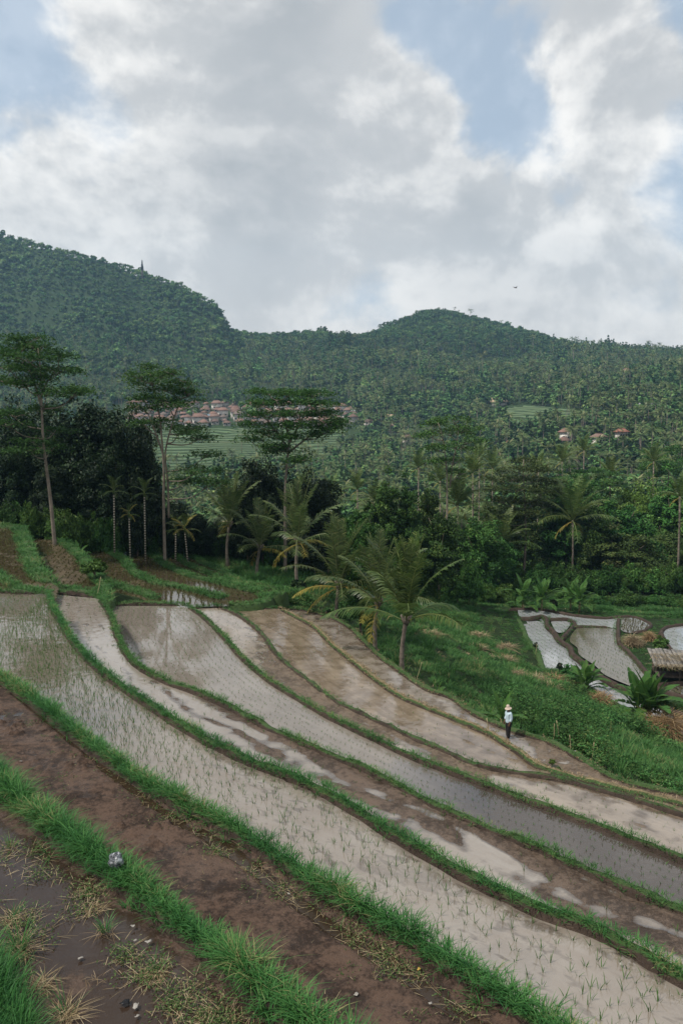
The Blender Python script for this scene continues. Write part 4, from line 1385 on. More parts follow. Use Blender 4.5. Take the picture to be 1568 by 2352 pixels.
sprays_tree('flat_topped_tree', 'third flat topped tree with broad layered crown in front of the village',
            [[(654, 1240), (655, 1170), (656, 1110), (660, 1050), (664, 1010), (650, 960), (635, 920)], [(662, 1020), (690, 970), (705, 930), (710, 905)], [(662, 1030), (630, 985), (600, 950)], [(663, 1040), (700, 1010), (740, 985)]], 80,
            cv([(1200, 342, 80, 16), (1300, 347, 80, 16), (1400, 347, 70, 16), (1160, 387, 65, 14), (1270, 392, 110, 18), (1420, 390, 80, 16), (1200, 440, 90, 16), (1340, 440, 110, 18), (1450, 430, 60, 14), (1140, 482, 55, 12), (1290, 492, 100, 16),
                (1420, 480, 90, 16), (1500, 470, 40, 12), (1180, 522, 65, 12), (1095, 548, 45, 8), (1330, 542, 90, 14), (1450, 520, 60, 12), (1220, 582, 60, 10), (1290, 602, 70, 10), (1330, 642, 55, 8), (1480, 500, 50, 12)]))
sprays_tree('tall_dark_tree', 'tall dark tree with twin thin stems rising above the wood in the middle',
            [[(1028, 1180), (1026, 1110), (1022, 1050), (1015, 1000), (1005, 970)], [(1032, 1120), (1040, 1060), (1050, 1010), (1052, 980)]], 108,
            [(1000, 975, 40, 10), (1040, 965, 40, 12), (1070, 985, 34, 12), (985, 1000, 30, 10), (1030, 995, 50, 14), (1075, 1015, 30, 12), (1000, 1030, 26, 10), (1050, 1030, 40, 14), (1040, 1060, 34, 12), (1010, 1060, 22, 9), (1058, 1085, 26, 12)], 'leaf', .34, .8, .2)
sprays_tree('pale_trunk_tree', 'tall layered tree on a straight pale trunk behind the low paddies',
            [[(1200, 1345), (1204, 1290), (1206, 1230), (1205, 1170), (1203, 1120), (1200, 1080), (1202, 1055)], [(1205, 1180), (1230, 1150), (1250, 1130)]], 122,
            [(1205, 1058, 34, 10), (1190, 1080, 50, 10), (1225, 1080, 40, 10), (1165, 1100, 45, 12), (1210, 1105, 60, 12), (1255, 1108, 36, 10), (1180, 1125, 60, 12), (1240, 1130, 50, 12), (1150, 1150, 40, 10), (1205, 1155, 55, 12), (1255, 1160, 36, 10), (1215, 1180, 50, 10), (1150, 1195, 40, 8), (1140, 1215, 38, 8)], 'leaf_olive', .34, 1.0, .24)


# ------------------------------------------------------------------ palms
def frond_mesh(L, e0, bend, nl=40, leaf=.75, lw=.09, hang=.5, mat='palm', ragged=.1):
    mb = MB()
    n = 13
    u = np.linspace(0, 1, n)
    el = e0 - bend * u ** 1.3
    step = L / (n - 1)
    xr = np.concatenate([[0], np.cumsum(np.cos(el[:-1]) * step)])
    zr = np.concatenate([[0], np.cumsum(np.sin(el[:-1]) * step)])
    p = np.stack([xr, 0 * xr, zr], -1)
    mb.tube(p, np.linspace(.045, .01, n), 5, .85)
    ul = np.repeat(np.linspace(.14, .99, nl), 2)
    sgn = np.tile([-1.0, 1.0], nl)
    keep = rng.random(2 * nl) > ragged
    ul, sgn = ul[keep], sgn[keep]
    c = np.stack([np.interp(ul, u, p[:, k]) for k in range(3)], -1)
    ee = np.interp(ul, u, el)
    fw = np.stack([np.cos(ee), 0 * ee, np.sin(ee)], -1)
    ln = leaf * (np.sin(np.clip(ul * 2.7 + .35, 0, math.pi)) * .75 + .25) * rng.uniform(.85, 1.1, len(ul))
    up = np.stack([-np.sin(ee), 0 * ee, np.cos(ee)], -1)
    d = np.stack([0 * ul, sgn, 0 * ul], -1) * .85 + fw * .55 + up * .18 + rng.normal(size=(len(ul), 3)) * .08
    d /= np.linalg.norm(d, axis=1)[:, None]
    g_ = np.array([0, 0, -1.0])
    m1 = c + d * (ln * .5)[:, None] + g_ * (hang * ln * .16)[:, None]
    m2 = c + d * (ln * .88)[:, None] + g_ * (hang * ln * .62)[:, None]
    wv = fw * .75 + up * .25
    w = lw * rng.uniform(.8, 1.2, len(ul))[:, None]
    V = np.stack([c - wv * w * .35, c + wv * w * .35, m1 + wv * w * .5, m1 - wv * w * .5, m2], 1)
    o = np.arange(len(ul))[:, None] * 5
    mb.add(V.reshape(-1, 3), [o + np.array([0, 1, 2, 3]), o + np.array([3, 2, 4])], np.repeat(np.clip(rng.normal(.45, .18, len(ul)), 0, 1), 5))
    return mb.mesh('frond', M[mat])


FR = [frond_mesh(4.2, R(86), R(14), leaf=.8, hang=.2), frond_mesh(4.3, R(78), R(34), leaf=.9, hang=.35), frond_mesh(4.3, R(66), R(52), leaf=.95, hang=.5), frond_mesh(4.2, R(50), R(62), leaf=.95, hang=.6),
      frond_mesh(4.0, R(28), R(64), leaf=.9, hang=.8), frond_mesh(3.5, R(-5), R(60), leaf=.85, hang=.8, ragged=.25)]
FRLOW = 4
FRS = []
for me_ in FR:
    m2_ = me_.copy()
    m2_.materials[0] = M['palm_sun']  # same fronds with a lighter, yellower leaflet colour
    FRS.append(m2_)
FRY = [frond_mesh(3.2, R(60), R(60), leaf=.7, hang=.5, mat='palm_yellow'), frond_mesh(3.0, R(15), R(60), leaf=.7, hang=.7, mat='palm_yellow'), frond_mesh(2.8, R(-20), R(55), leaf=.7, hang=.8, mat='palm_yellow', ragged=.35)]


def coconut(label, bx, by, drop, cx_, cy_, rpx, dead=2, group=None, frac=None):
    b = P(bx, by, drop)
    b[2] = hz1(b[0], b[1]) - .15
    Y = b[1]
    top = PY(cx_, cy_, Y) - b
    root = thing('coconut_palm', label, 'palm tree', b, 0, group)
    mb = MB()
    n = 14
    u = np.linspace(0, 1, n)[:, None]
    path = u * top + np.array([-.12 * top[2] * .3, 0, 0]) * (np.sin(u * math.pi))
    rad = np.interp(u[:, 0], [0, .12, .8, 1], [.26, .17, .13, .16])
    rad = rad * (1 + .07 * np.where(np.arange(n) % 2, 1, -1))
    mb.tube(path, rad, 9)
    mb.build('trunk', M['palmbark'], root, True)
    hm = MB()
    for q in range(10):
        a = q * .63
        hm.tube([top + [0, 0, -.35], top + [.16 * math.cos(a), .16 * math.sin(a), -.1], top + [.36 * math.cos(a), .36 * math.sin(a), .35]], [.1, .08, .035], 5)
    hm.build('leaf_bases', M['palmbark'], root, True)
    s = rpx / F * Y / 2.95
    nf = 19 if dead == 0 else 16
    for q in range(nf):
        lev = q / (nf - 1)
        kind = min(FRLOW, int(lev ** (2.1 if dead == 0 else 1.5) * 5.3))
        a = q * 2.399 + rng.normal(0, .15)
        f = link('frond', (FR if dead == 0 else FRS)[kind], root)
        f.location = [float(k) for k in top + np.array([0, 0, .1 - .25 * lev])]
        f.rotation_euler = (0, rng.normal(0, .06), a)
        f.scale = (s * rng.uniform(.9, 1.08),) * 3
    for q in range(dead):
        f = link('frond', FRY[1 + q % 2], root)
        f.location = [float(k) for k in top + np.array([0, 0, -.2])]
        f.rotation_euler = (0, 0, rng.random() * 6.28)
        f.scale = (s * .95,) * 3
        f['label'] = 'yellow drying frond'
    return root


coconut('slim coconut palm with upright spear, leftmost of the palms along the terrace edge', 523, 1302, 14.9, 527, 1205, 82, 1)
coconut('short stout coconut palm with drooping fronds, second from the left along the terrace edge', 590, 1336, 15.2, 597, 1258, 78, 3)
coconut('coconut palm with pinkish dead frond and shrub at its foot, third from the left', 684, 1362, 15.4, 684, 1245, 100, 3)
coconut('coconut palm with yellow hanging fronds and fallen debris at its foot', 775, 1432, 15.8, 778, 1345, 118, 3)
coconut('dark coconut palm with brown skirt of dead leaves, close behind the largest palm', 862, 1474, 15.9, 868, 1385, 116, 2)
coconut('largest coconut palm with wide green crown and swollen pale base, beside the edge paddy', 924, 1530, 15.9, 932, 1425, 144, 0)


def wood_palm(label, cx_, cy_, Y, rpx, yellow=1, group=None):
    c = PY(cx_, cy_, Y)
    z0 = hz1(c[0], Y) - .2
    root = thing('coconut_palm', label, 'palm tree', (c[0], Y, z0), 0, group)
    H = c[2] - z0
    mb = MB()
    mb.tube([(0, 0, 0), (.25, 0, H * .3), (.15, 0, H * .7), (0, 0, H)], [.24, .17, .14, .15], 8)
    mb.build('trunk', M['palmbark'], root, True)
    s = rpx / F * Y / 2.8
    for q in range(18):
        lev = q / 17
        f = link('frond', FR[min(5, 1 + int(lev * 4.6))] if q < 18 - yellow else FRY[2], root)
        f.location = (0, 0, H - .2 * lev)
        f.rotation_euler = (0, rng.normal(0, .06), q * 2.399)
        f.scale = (s * rng.uniform(.9, 1.1) * (1 if q < 18 - yellow else .7),) * 3
    return root


wood_palm('coconut palm with bright yellow leaf stalks in front of the wood behind the low paddies', 1314, 1195, 118, 74, 2)
wood_palm('drooping coconut palm among the trees right of the large palm, above the vine covered tree', 1050, 1160, 112, 62, 2)
wood_palm('coconut palm with hanging fronds left of the straight pale trunk', 1152, 1250, 116, 60, 1)
wood_palm('pale coconut palm half hidden behind the trees in the middle, below the twin stemmed tree', 1085, 1085, 128, 42, 1)
G2 = 'coconut palms scattered through the wood'
for (a, b, Yd, r) in [(820, 1125, 150, 34), (760, 1135, 160, 34), (1130, 1075, 165, 34), (1010, 1105, 150, 34), (1290, 1060, 170, 34), (1400, 1095, 140, 38), (1235, 1085, 140, 36), (1500, 1060, 165, 32), (1100, 1050, 175, 32), (860, 1150, 130, 36), (960, 1075, 170, 32), (700, 1120, 150, 32), (1340, 1035, 175, 30), (1560, 1140, 120, 44)]:
    wood_palm('coconut palm standing among broadleaf trees in the wood beyond the fields', a, b, Yd, r, 1, G2)

# areca palms at the left
AR = [frond_mesh(1.9, R(75), R(55), 26, .55, .06, .3, 'palm'), frond_mesh(1.9, R(48), R(75), 26, .55, .06, .45, 'palm'), frond_mesh(1.8, R(15), R(70), 26, .5, .06, .6, 'palm')]
ring, t = new_mat('ringed_palm_stem')
oc = t.n('ShaderNodeSeparateXYZ', ins={0: t.n('ShaderNodeTexCoord').outputs['Object']}).outputs[2]
bnd = t.mr(t.math('FRACT', t.math('MULTIPLY', oc, 4.2)), .62, .75)
cc = t.mix(bnd, (.10, .085, .06, 1), (.42, .38, .30, 1))
p = t.n('ShaderNodeBsdfPrincipled', ins={'Base Color': cc, 'Roughness': .7})
t.n('ShaderNodeOutputMaterial', ins={'Surface': p.outputs[0]})


def areca(label, bx, by, cx_, cy_, Y, rpx, yellow=False):
    c = PY(cx_, cy_, Y)
    b = PY(bx, by, Y)
    z0 = hz1(b[0], Y) - .1
    root = thing('areca_palm', label, 'palm tree', (b[0], Y, z0))
    top = np.array([c[0] - b[0], 0, c[2] - z0])
    mb = MB().tube([(0, 0, 0), top * .5, top], [.09, .075, .07], 8)
    mb.build('trunk', ring, root, True)
    MB().tube([top, top + [0, 0, .35], top + [0, 0, .7]], [.1, .09, .04], 7, .6).build('crownshaft', M['palm'], root, True)
    s = rpx / F * Y / 1.7
    for q in range(11):
        me = FRY[q % 3] if yellow and q % 2 else AR[min(2, int(q / 10 * 3))]
        f = link('frond', me, root)
        f.location = [float(k) for k in top + np.array([0, 0, .6 - .05 * q])]
        f.rotation_euler = (0, 0, q * 2.399)
        f.scale = ((s * .62 if me in FRY else s),) * 3
    return root


areca('slender areca palm with ringed stem, leftmost of three before the dark wood', 262, 1240, 262, 1135, 73, 34)
areca('short areca palm with pale yellow fronds, between two taller areca palms', 298, 1244, 297, 1188, 73, 26, True)
areca('areca palm with white ringed stem, rightmost of three before the dark wood', 333, 1246, 332, 1140, 74, 34)
areca('small yellowing palm with broad golden frond at the edge of the dark wood', 432, 1252, 425, 1222, 76, 40, True)
areca('small green palm crowded beside the golden frond at the wood edge', 402, 1250, 404, 1222, 77, 30)


# ------------------------------------------------------------------ bananas
def banana_leaf(L, W, e0, bend, tear=.25):
    mb = MB()
    n = 12
    u = np.linspace(0, 1, n)
    el = e0 - bend * u ** 1.4
    st_ = L / (n - 1)
    x = np.concatenate([[0], np.cumsum(np.cos(el[:-1]) * st_)])
    z = np.concatenate([[0], np.cumsum(np.sin(el[:-1]) * st_)])
    p = np.stack([x, 0 * x, z], -1)
    mb.tube(p, np.linspace(.03, .006, n), 5, .8)
    w = W * .5 * np.clip(np.sin(np.clip((u - .1) * 3.3, 0, math.pi)) * 1.1, 0, 1) + .004
    up = np.stack([-np.sin(el), 0 * el, np.cos(el)], -1)
    for sgn in (-1, 1):
        for k in range(n - 1):
            if u[k] < .1: continue
            gap = rng.random() < tear
            a0, a1 = p[k], p[k + 1] * (.85 if gap else 1) + p[k] * (.15 if gap else 0)
            e = lambda q, ww: q + np.array([.08, sgn, 0]) * ww * .93 + up[k] * ww * .30 + np.array([0, 0, -.12 * ww * rng.uniform(.3, 2.0)])
            V = np.array([a0, a1, e(a1, w[k + 1]), e(a0, w[k])])
            mb.add(V, [np.array([[0, 1, 2, 3]])], np.clip(rng.normal(.5, .12), 0, 1))
    return mb.mesh('leaf', M['banana'])


BLV = [banana_leaf(1.7, .45, R(78), R(25)), banana_leaf(1.8, .5, R(60), R(55)), banana_leaf(1.8, .5, R(38), R(60)), banana_leaf(1.6, .48, R(15), R(70), .45)]


def banana(label, bx, by, drop, h, size, nl=7, group=None, stems=1, Y=None):
    b = P(bx, by, drop) if Y is None else PY(bx, by, Y)
    b[2] = hz1(b[0], b[1]) - .05
    root = thing('banana_plant', label, 'banana plant', b, 0, group)
    for s_ in range(stems):
        o = np.array([rng.uniform(-.6, .6), rng.uniform(-.5, .5), 0]) if s_ else np.zeros(3)
        hh = h * (1 if s_ == 0 else rng.uniform(.5, .9))
        MB().tube([o, o + [.03, 0, hh * .5], o + [.0, .02, hh]], [.11, .085, .05], 8).build('stem', M['bananastem'], root, True)
        for q in range(nl):
            f = link('leaf', BLV[min(3, int(q / nl * 4))], root)
            f.location = [float(k) for k in o + np.array([0, 0, hh - .03 * q])]
            f.rotation_euler = (0, 0, q * 2.399 + s_)
            f.scale = (size * rng.uniform(.85, 1.1),) * 3
    return root


banana('young banana plant with torn leaves standing right behind the farmer', 1150, 1652, 15.9, .95, .95, 7)
banana('small sickly banana plant left of the one behind the farmer', 1122, 1640, 15.9, .55, .6, 5)
banana('banana clump beside the low paddy, next to a papaya like bush', 1345, 1580, 21.9, .9, 1.25, 8, stems=3)
banana('big banana clump skirted with dry leaves at the right edge', 1475, 1650, 21.4, 1.5, 1.7, 9, stems=4)
banana('little banana plant with yellow leaf at the outer edge of the edge paddy', 1003, 1578, 16.0, .3, .6, 5)
banana('banana plant before the dark wood right of the tall pale trunk', 180, 1234, 12, .8, .9, 7, Y=70)
banana('small banana plant in shade left of the tall pale trunk foot', 136, 1212, 10, .8, .7, 6, Y=70.5)
for k, (a, b, Yd, lab) in enumerate([(1200, 1368, 92, 'banana plant at the wood edge left of the palm with yellow stalks'), (1244, 1372, 91, 'tall banana plant below the palm with yellow stalks'), (1330, 1388, 91, 'banana plant with hanging dead leaves under the round light green tree'), (1310, 1360, 93, 'broad leaved banana plant behind the top low paddy')]):
    banana(lab, a, b, 0, 2.0, 1.5, 8, stems=2, Y=Yd)

# shrubs with a place of their own
def shrub(label, bx, by, drop, wpx, hpx, mat='leaf', dome='dome', nm='shrub'):
    b = P(bx, by, drop)
    b[2] = max(b[2], hz1(b[0], b[1])) - .05
    Rm, Hm = wpx / F * b[1], hpx / F * b[1]
    root = thing(nm, label, 'shrub', b)
    mb = MB()
    for q in range(4):
        a = rng.random() * 6.28
        mb.tube([(0, 0, 0), (Rm * .2 * math.cos(a), Rm * .2 * math.sin(a), Hm * .4), (Rm * .5 * math.cos(a), Rm * .5 * math.sin(a), Hm * .75)], [.035, .025, .01], 5)
    mb.build('stem', M['bark'], root, True)
    mb = MB()
    crown(mb, Hm, Rm, Hm * .12, 40, 60, min(.22, Rm * .3), .7, dome, .5)
    mb.build('crown', M[mat], root)
    return root


shrub('round dark green shrub growing on a bund of the stubble paddies', 218, 1320, 10.3, 38, 38, 'leaf')
shrub('dark thick shrub at the foot of the third palm', 686, 1362, 15.3, 20, 34, 'leaf_dark')
shrub('dark stump like shrub covered in creeper beside the edge paddy', 753, 1420, 15.6, 9, 28, 'leaf_dark')
shrub('narrow dark shrub standing in the left low paddy', 1229, 1492, 22.2, 6, 24, 'leaf_dark')
shrub('reddish dark columnar shrub at the left low paddy edge', 1284, 1545, 21.9, 10, 32, 'leaf_dark')
shrub('pale green lobed leaf bush left of the low paddy banana clump', 1312, 1560, 21.9, 24, 40, 'veg')
shrub('leafy green bush tangled with the big banana clump', 1510, 1640, 21.3, 40, 62, 'leaf')
shrub('leafy shrub with yellow leaves left of the thatched hut', 1514, 1502, 21.7, 24, 50, 'leaf')
shrub('dark small tree behind the top low paddy, left part', 1270, 1400, 22.4, 12, 30, 'leaf_dark')
shrub('small round shrub at the left tip of the top low paddy', 1181, 1402, 22.4, 11, 14, 'leaf')
shrub('bright green grassy tuft on the fallow plot by the farmer', 1267, 1755, 14.85, 9, 16, 'leaf_bright')
shrub('small dark tuft below the bright green tuft on the fallow plot', 1280, 1768, 14.6, 8, 10, 'leaf')
shrub('green leafy weed clump at the foot of the second tall grass bund', 706, 2022, 6.95, 15, 18, 'veg')

# ------------------------------------------------------------------ grass on the bunds
GP = {  # rows across, spacing, blades, height, width, sideways reach
    0: (4, .10, 23, .26, .0125, .115), 1: (3, .105, 23, .20, .0125, .10), 2: (3, .13, 15, .15, .013, .10), 3: (3, .16, 13, .135, .014, .10),
    4: (3, .18, 12, .135, .015, .10), 5: (2, .26, 9, .12, .017, .09), 6: (3, .22, 9, .10, .018, .15), 7: (3, .24, 8, .10, .02, .16)}


def bund_grass(name, line, rows, spc, nb, h, w, reach, top, mat, label, gaps=.0, tint=(.08, .85), seed=0):
    mb = MB()
    L = resamp(line[:, :3], max(3, int(np.linalg.norm(np.diff(line[:, :2], axis=0), axis=1).sum() / spc)))
    d = np.gradient(L[:, :2], axis=0)
    d /= np.linalg.norm(d, axis=1)[:, None] + 1e-9
    nrm = np.stack([-d[:, 1], d[:, 0]], -1)
    px, py = proj(L)
    s = np.arange(len(L)) * spc
    patch = fbm(s * .45, s * 0 + seed * 3.1, 3, 90 + seed)
    tall = 1 + .75 * fbm(s * 1.1, s * 0 + seed, 4, 95 + seed)
    for k in range(len(L)):
        if not (-170 < px[k] < 1740 and py[k] < 2560): continue
        if patch[k] < -1 + gaps * 2 and rng.random() < .8: continue
        for r_ in range(rows):
            off = ((r_ + .5) / rows * 2 - 1.25) * reach + rng.normal(0, .04)
            c = np.array([*(L[k, :2] + nrm[k] * off + rng.normal(0, spc * .3, 2)), L[k, 2] + top * (1 - (off / (reach * 1.7)) ** 2) - .02])
            clump(mb, c, nb, h * tall[k] * rng.uniform(.75, 1.15), .05 + w * 2, w, (.05, .6), (.2, 1.25), tint)
    o = mb.build(name, mat)
    return stuff(o, label, 'grass')


for i, (rows, spc, nb, h, w, reach) in GP.items():
    mat = M['grass'] if i < 3 else M['grass_far'] if i < 6 else M['straw'] if i == 6 else M['grass_far']
    bund_grass('bund_grass', BW[i], rows, spc, nb, h, w, reach, .18, mat, 'grass growing along a bund between paddies' if i != 6 else 'cut dry grass along a bund', {0: .1, 1: .12, 2: .15, 5: .36, 6: .2, 7: .25, 4: .24, 3: .2}.get(i, .05), seed=i)
bund_grass('bund_grass', BW[6], 1, .4, 9, .12, .018, .12, .18, M['grass_far'], 'sparse green tufts among cut dry grass on a bund', .3, seed=16)
bund_grass('bund_grass', BW[7], 2, .3, 8, .11, .02, .2, .15, M['straw'], 'dry grass along the outer bund', .3, seed=17)
for i in range(2, 8):
    w = spline(P(*np.array(CROSS[i], float).T, DROP[i]), .2)
    bund_grass('bund_grass', w, 3, .22, 12, .2, .02, .25, .15, M['grass_far'], 'short grass on the far end of a paddy', .15, seed=20 + i)
for n_, (k, w) in enumerate(UBW.items()):
    wd = UB[k][2]
    bund_grass('bund_grass', w, 4, .3, 12, .30, .034, wd * .62, .18, M['grass_far'], 'soft grass on a bund between stubble paddies', .0, seed=30 + n_)
for n_, k in enumerate(('mid', 'ring', 'gap', 'ldr', 'near')):
    d, pl = LOWB[k][:2]
    bund_grass('bund_grass', spline(P(*np.array(pl, float).T, d), .3), 3, .35, 8, .2, .028, .4, .1, M['grass_far'], 'grass on a low paddy bund', .38, seed=50 + n_)
# tall corner grass close to the viewpoint
mb = MB()
for k in range(170):
    u = rng.random()
    b = P(np.interp(u, [0, .4, .7, 1], [-60, 0, 45, 70]) - rng.random() ** 1.3 * 120, np.interp(u, [0, .4, .7, 1], [2200, 2260, 2330, 2460]) + rng.normal(0, 12), 6.25)
    clump(mb, b, 26, rng.uniform(.3, .5), .08, .012)
stuff(mb.build('bund_grass', M['grass']), 'tall green grass in the near corner of the mud field', 'grass')


# ------------------------------------------------------------------ rice
def tuft(nb, h, w, mat):
    mb = MB()
    clump(mb, (0, 0, -.02), nb, h, .02, w, (.05, .4), (.05, .5), (0.1, .9))
    return mb.mesh('rice_seedling', mat)


SEED = [tuft(4, .19, .012, M['seedling']) for k in range(5)] + [tuft(3, .15, .011, M['seedling']) for k in range(2)]
SEEDC = source_set('seedling_source', SEED)
SEEDF = source_set('far_seedling_source', [tuft(3, .12, .012, M['seedling']) for k in range(4)])
STUB = source_set('stubble_source', [tuft(6, .26, .034, M['stubble']) for k in range(4)])


def rows_in(near, far, z, along, across, wob=.05, skip=.1):
    """Plant positions in rows that follow the strip."""
    Lf = np.linalg.norm(np.diff(far[:, :2], axis=0), axis=1).sum()
    n = int(Lf / along)
    a, b = resamp(near[:, :2], n), resamp(far[:, :2], n)
    out = []
    for k in range(n):
        wd = np.linalg.norm(b[k] - a[k])
        m_ = int(wd / across)
        if m_ < 2: continue
        t_ = (np.arange(m_) + .5) / m_
        q = a[k] + (b[k] - a[k]) * t_[:, None] + rng.normal(0, wob, (m_, 2))
        out.append(q[rng.random(m_) > skip])
    q = np.vstack(out)
    p3 = np.column_stack([q, np.full(len(q), z)])
    px, py = proj(p3)
    return p3[(px > -60) & (px < 1640) & (py < 2420)]


p2 = rows_in(nearlines[2], FARLINE[2], -DROP[2], .24, .25, .04, .15)
dist = np.linalg.norm(p2, axis=1)
o_ = np.argsort(dist)
near_, rest = p2[o_[:290]], p2[o_[290:]]
first = None
for q in near_:
    o = bpy.data.objects.new('rice_seedling', SEED[rng.integers(0, 7)])
    C.objects.link(o)
    o.location = [float(k) for k in q]
    o.rotation_euler = (0, 0, rng.random() * 6.28)
    o.scale = (rng.uniform(.8, 1.25),) * 3
    tag(o, 'single young rice seedling standing in the silty water of the nearest flooded paddy', 'rice seedling', 'rice seedlings of the nearest flooded paddy')
for pts, col_, lab in ((rest, SEEDC, 'young rice seedlings farther along the nearest flooded paddy'),
                       (rows_in(nearlines[3], FARLINE[3], -DROP[3], .45, .4, .08, .6), SEEDC, 'sparse rice seedlings in the ploughed strip'),
                       (rows_in(nearlines[4], FARLINE[4], -DROP[4], .20, .30, .03, .12), SEEDF, 'rows of young rice in the widest flooded paddy'),
                       (rows_in(nearlines[5], FARLINE[5], -DROP[5], .30, .30, .05, .45), SEEDF, 'sparse young rice in the narrow strip'),
                       (rows_in(nearlines[6], FARLINE[6], -DROP[6], .5, .4, .08, .7), SEEDF, 'scattered seedlings in the brown paddy'),
                       (rows_in(nearlines[7], FARLINE[7], -DROP[7], .5, .4, .08, .5), SEEDF, 'scattered seedlings in the edge paddy')):
    scatter('rice_seedlings', pts, rng.random(len(pts)) * 6.28, rng.uniform(.7, 1.2, len(pts)), rng.integers(0, 4, len(pts)), col_, lab, 'seedlings')


def grid_in(d, pl, a, b, ang, wob=.05, skip=.05):
    w = P(*np.array(pl, float).T, d)[:, :2]
    c = w.mean(0)
    r_ = np.abs(w - c).max() * 1.5
    U, V_ = np.meshgrid(np.arange(-r_, r_, a), np.arange(-r_, r_, b))
    U = U.ravel() + rng.normal(0, wob, U.size); V_ = V_.ravel() + rng.normal(0, wob, V_.size)
    q = c + np.stack([U * math.cos(ang) - V_ * math.sin(ang), U * math.sin(ang) + V_ * math.cos(ang)], -1)
    q = q[inpoly(q[:, 0], q[:, 1], w) & (rng.random(len(q)) > skip)]
    p3 = np.column_stack([q, np.full(len(q), -d)])
    px, py = proj(p3)
    return p3[(px > -40) & (px < 1600)]


pts = np.vstack([grid_in(d, pl, .30, .42, R(100), .06, .2) for k, (d, pl) in UF.items()])
scatter('rice_stubble', pts, rng.random(len(pts)) * 6.28, rng.uniform(.6, 1.15, len(pts)), rng.integers(0, 4, len(pts)), STUB, 'brownish rice stubble standing in the far left paddies', 'stubble')
pts = np.vstack([grid_in(LOW[k][0], LOW[k][1], .62, .26, R(12), .04, .06) for k in ('la', 'lb', 'lc', 'lf')] + [grid_in(LOW['ld'][0], LOW['ld'][1], .62, .28, R(12), .05, .15)])
LOWS = source_set('low_seedling_source', [tuft(3, .18, .022, M['seedling']) for k in range(4)])
scatter('rice_seedlings', pts, rng.random(len(pts)) * 6.28, rng.uniform(.7, 1.1, len(pts)), rng.integers(0, 4, len(pts)), LOWS, 'rows of young rice in the low paddies', 'seedlings')
pts = np.vstack([grid_in(LOW[k][0], LOW[k][1], .5, .3, R(12), .05, .1) for k in ('le', 'lg')])
scatter('rice_stubble', pts, rng.random(len(pts)) * 6.28, rng.uniform(.9, 1.4, len(pts)), rng.integers(0, 4, len(pts)), STUB, 'brownish rice stubble in the small plots beside the low paddies', 'stubble')


# ------------------------------------------------------------------ cover on the vegetable slope
def cover_src(kind):
    mb = MB()
    if kind == 'veg':
        n = 130
        c = rng.normal(size=(n, 3)) * np.array([.28, .28, .10]) + np.array([0, 0, .24])
        leafquads(mb, c, .15 * rng.uniform(.7, 1.3, n), .09, np.array([0, 0, 1.0]) + rng.normal(size=(n, 3)) * .6, np.clip(rng.normal(.5, .2, n), 0, 1))
        return mb.mesh('leafy_cover', M['veg'])
    if kind == 'cassava':
        n = 230
        c = rng.normal(size=(n, 3)) * np.array([.40, .40, .25]) + np.array([0, 0, .60])
        leafquads(mb, c, .18 * rng.uniform(.7, 1.3, n), .065, np.array([0, 0, 1.0]) + rng.normal(size=(n, 3)) * .5, np.clip(rng.normal(.5, .2, n), 0, 1))
        mb.tube([(0, 0, 0), (.05, 0, .6)], [.02, .012], 4, .9)
        return mb.mesh('leafy_cover', M['veg'])
    if kind == 'tall':
        clump(mb, (0, 0, 0), 70, .95, .34, .030, (.05, .45), (.1, .7))
        return mb.mesh('grass_cover', M['grass_far'])
    if kind == 'short':
        clump(mb, (0, 0, 0), 46, .38, .34, .030, (.1, .7), (.1, .7), (0, .95))
        return mb.mesh('grass_cover', M['grass_far'])
    clump(mb, (0, 0, 0), 40, .20, .30, .026, (.4, 1.4), (.1, .6), (.1, .9))
    return mb.mesh('straw_cover', M['straw'])


COV = source_set('cover_source', [cover_src(k) for k in ('veg', 'veg', 'cassava', 'cassava', 'tall', 'tall', 'short', 'short', 'short', 'straw')])
SLOPE = [(380, 1262), (440, 1262), (480, 1268), (560, 1262), (640, 1272), (760, 1292), (900, 1312), (1000, 1325), (1080, 1338), (1200, 1372), (1300, 1385), (1568, 1395), (1720, 1395), (1720, 1440), (1520, 1440), (1500, 1500), (1520, 1580), (1720, 1620), (1720, 1900), (1568, 1825),
         (1440, 1795), (1369, 1760), (1328, 1735), (1256, 1698), (1189, 1680), (1122, 1652), (1080, 1630), (1040, 1601), (978, 1578), (916, 1535), (880, 1510), (839, 1473), (800, 1435), (740, 1408), (660, 1390), (640, 1350), (560, 1330), (520, 1312), (480, 1292), (447, 1278), (380, 1272)]
X, Y = jitter(-22, 62, 30, 118, .42)
Z = height(X, Y)
px, py = proj(np.stack([X, Y, Z], -1))
k = inpoly(px, py, SLOPE)
lowpoly = [P(*np.array(pl, float).T, d)[:, :2] for d, pl in LOW.values()]
for w in lowpoly:
    k &= ~inpoly(X, Y, w)
for i in range(5, 8):
    w = np.vstack([nearlines[i][:, :2], FARLINE[i][::-1, :2]])
    k &= ~inpoly(X, Y, w)
X, Y, Z, px, py = X[k], Y[k], Z[k], px[k], py[k]
thin = np.interp(Y, [30, 60, 110], [1, .8, .55])
q = -Z / .75 + fbm(X / 9, Y / 9, 3, 101) * 1.3
fr = q - np.floor(q)
k = (rng.random(len(X)) < thin) & ~((fr > .56) & (fr < .80) & (Y < 95) & (px > 700) & (rng.random(len(X)) < .92))
X, Y, Z, px, py = X[k], Y[k], Z[k], px[k], py[k]
q = -Z / .75 + fbm(X / 9, Y / 9, 3, 101) * 1.3
fr = q - np.floor(q)
bn = vnoise(np.floor(q) * 3.7, X / 14, 8)
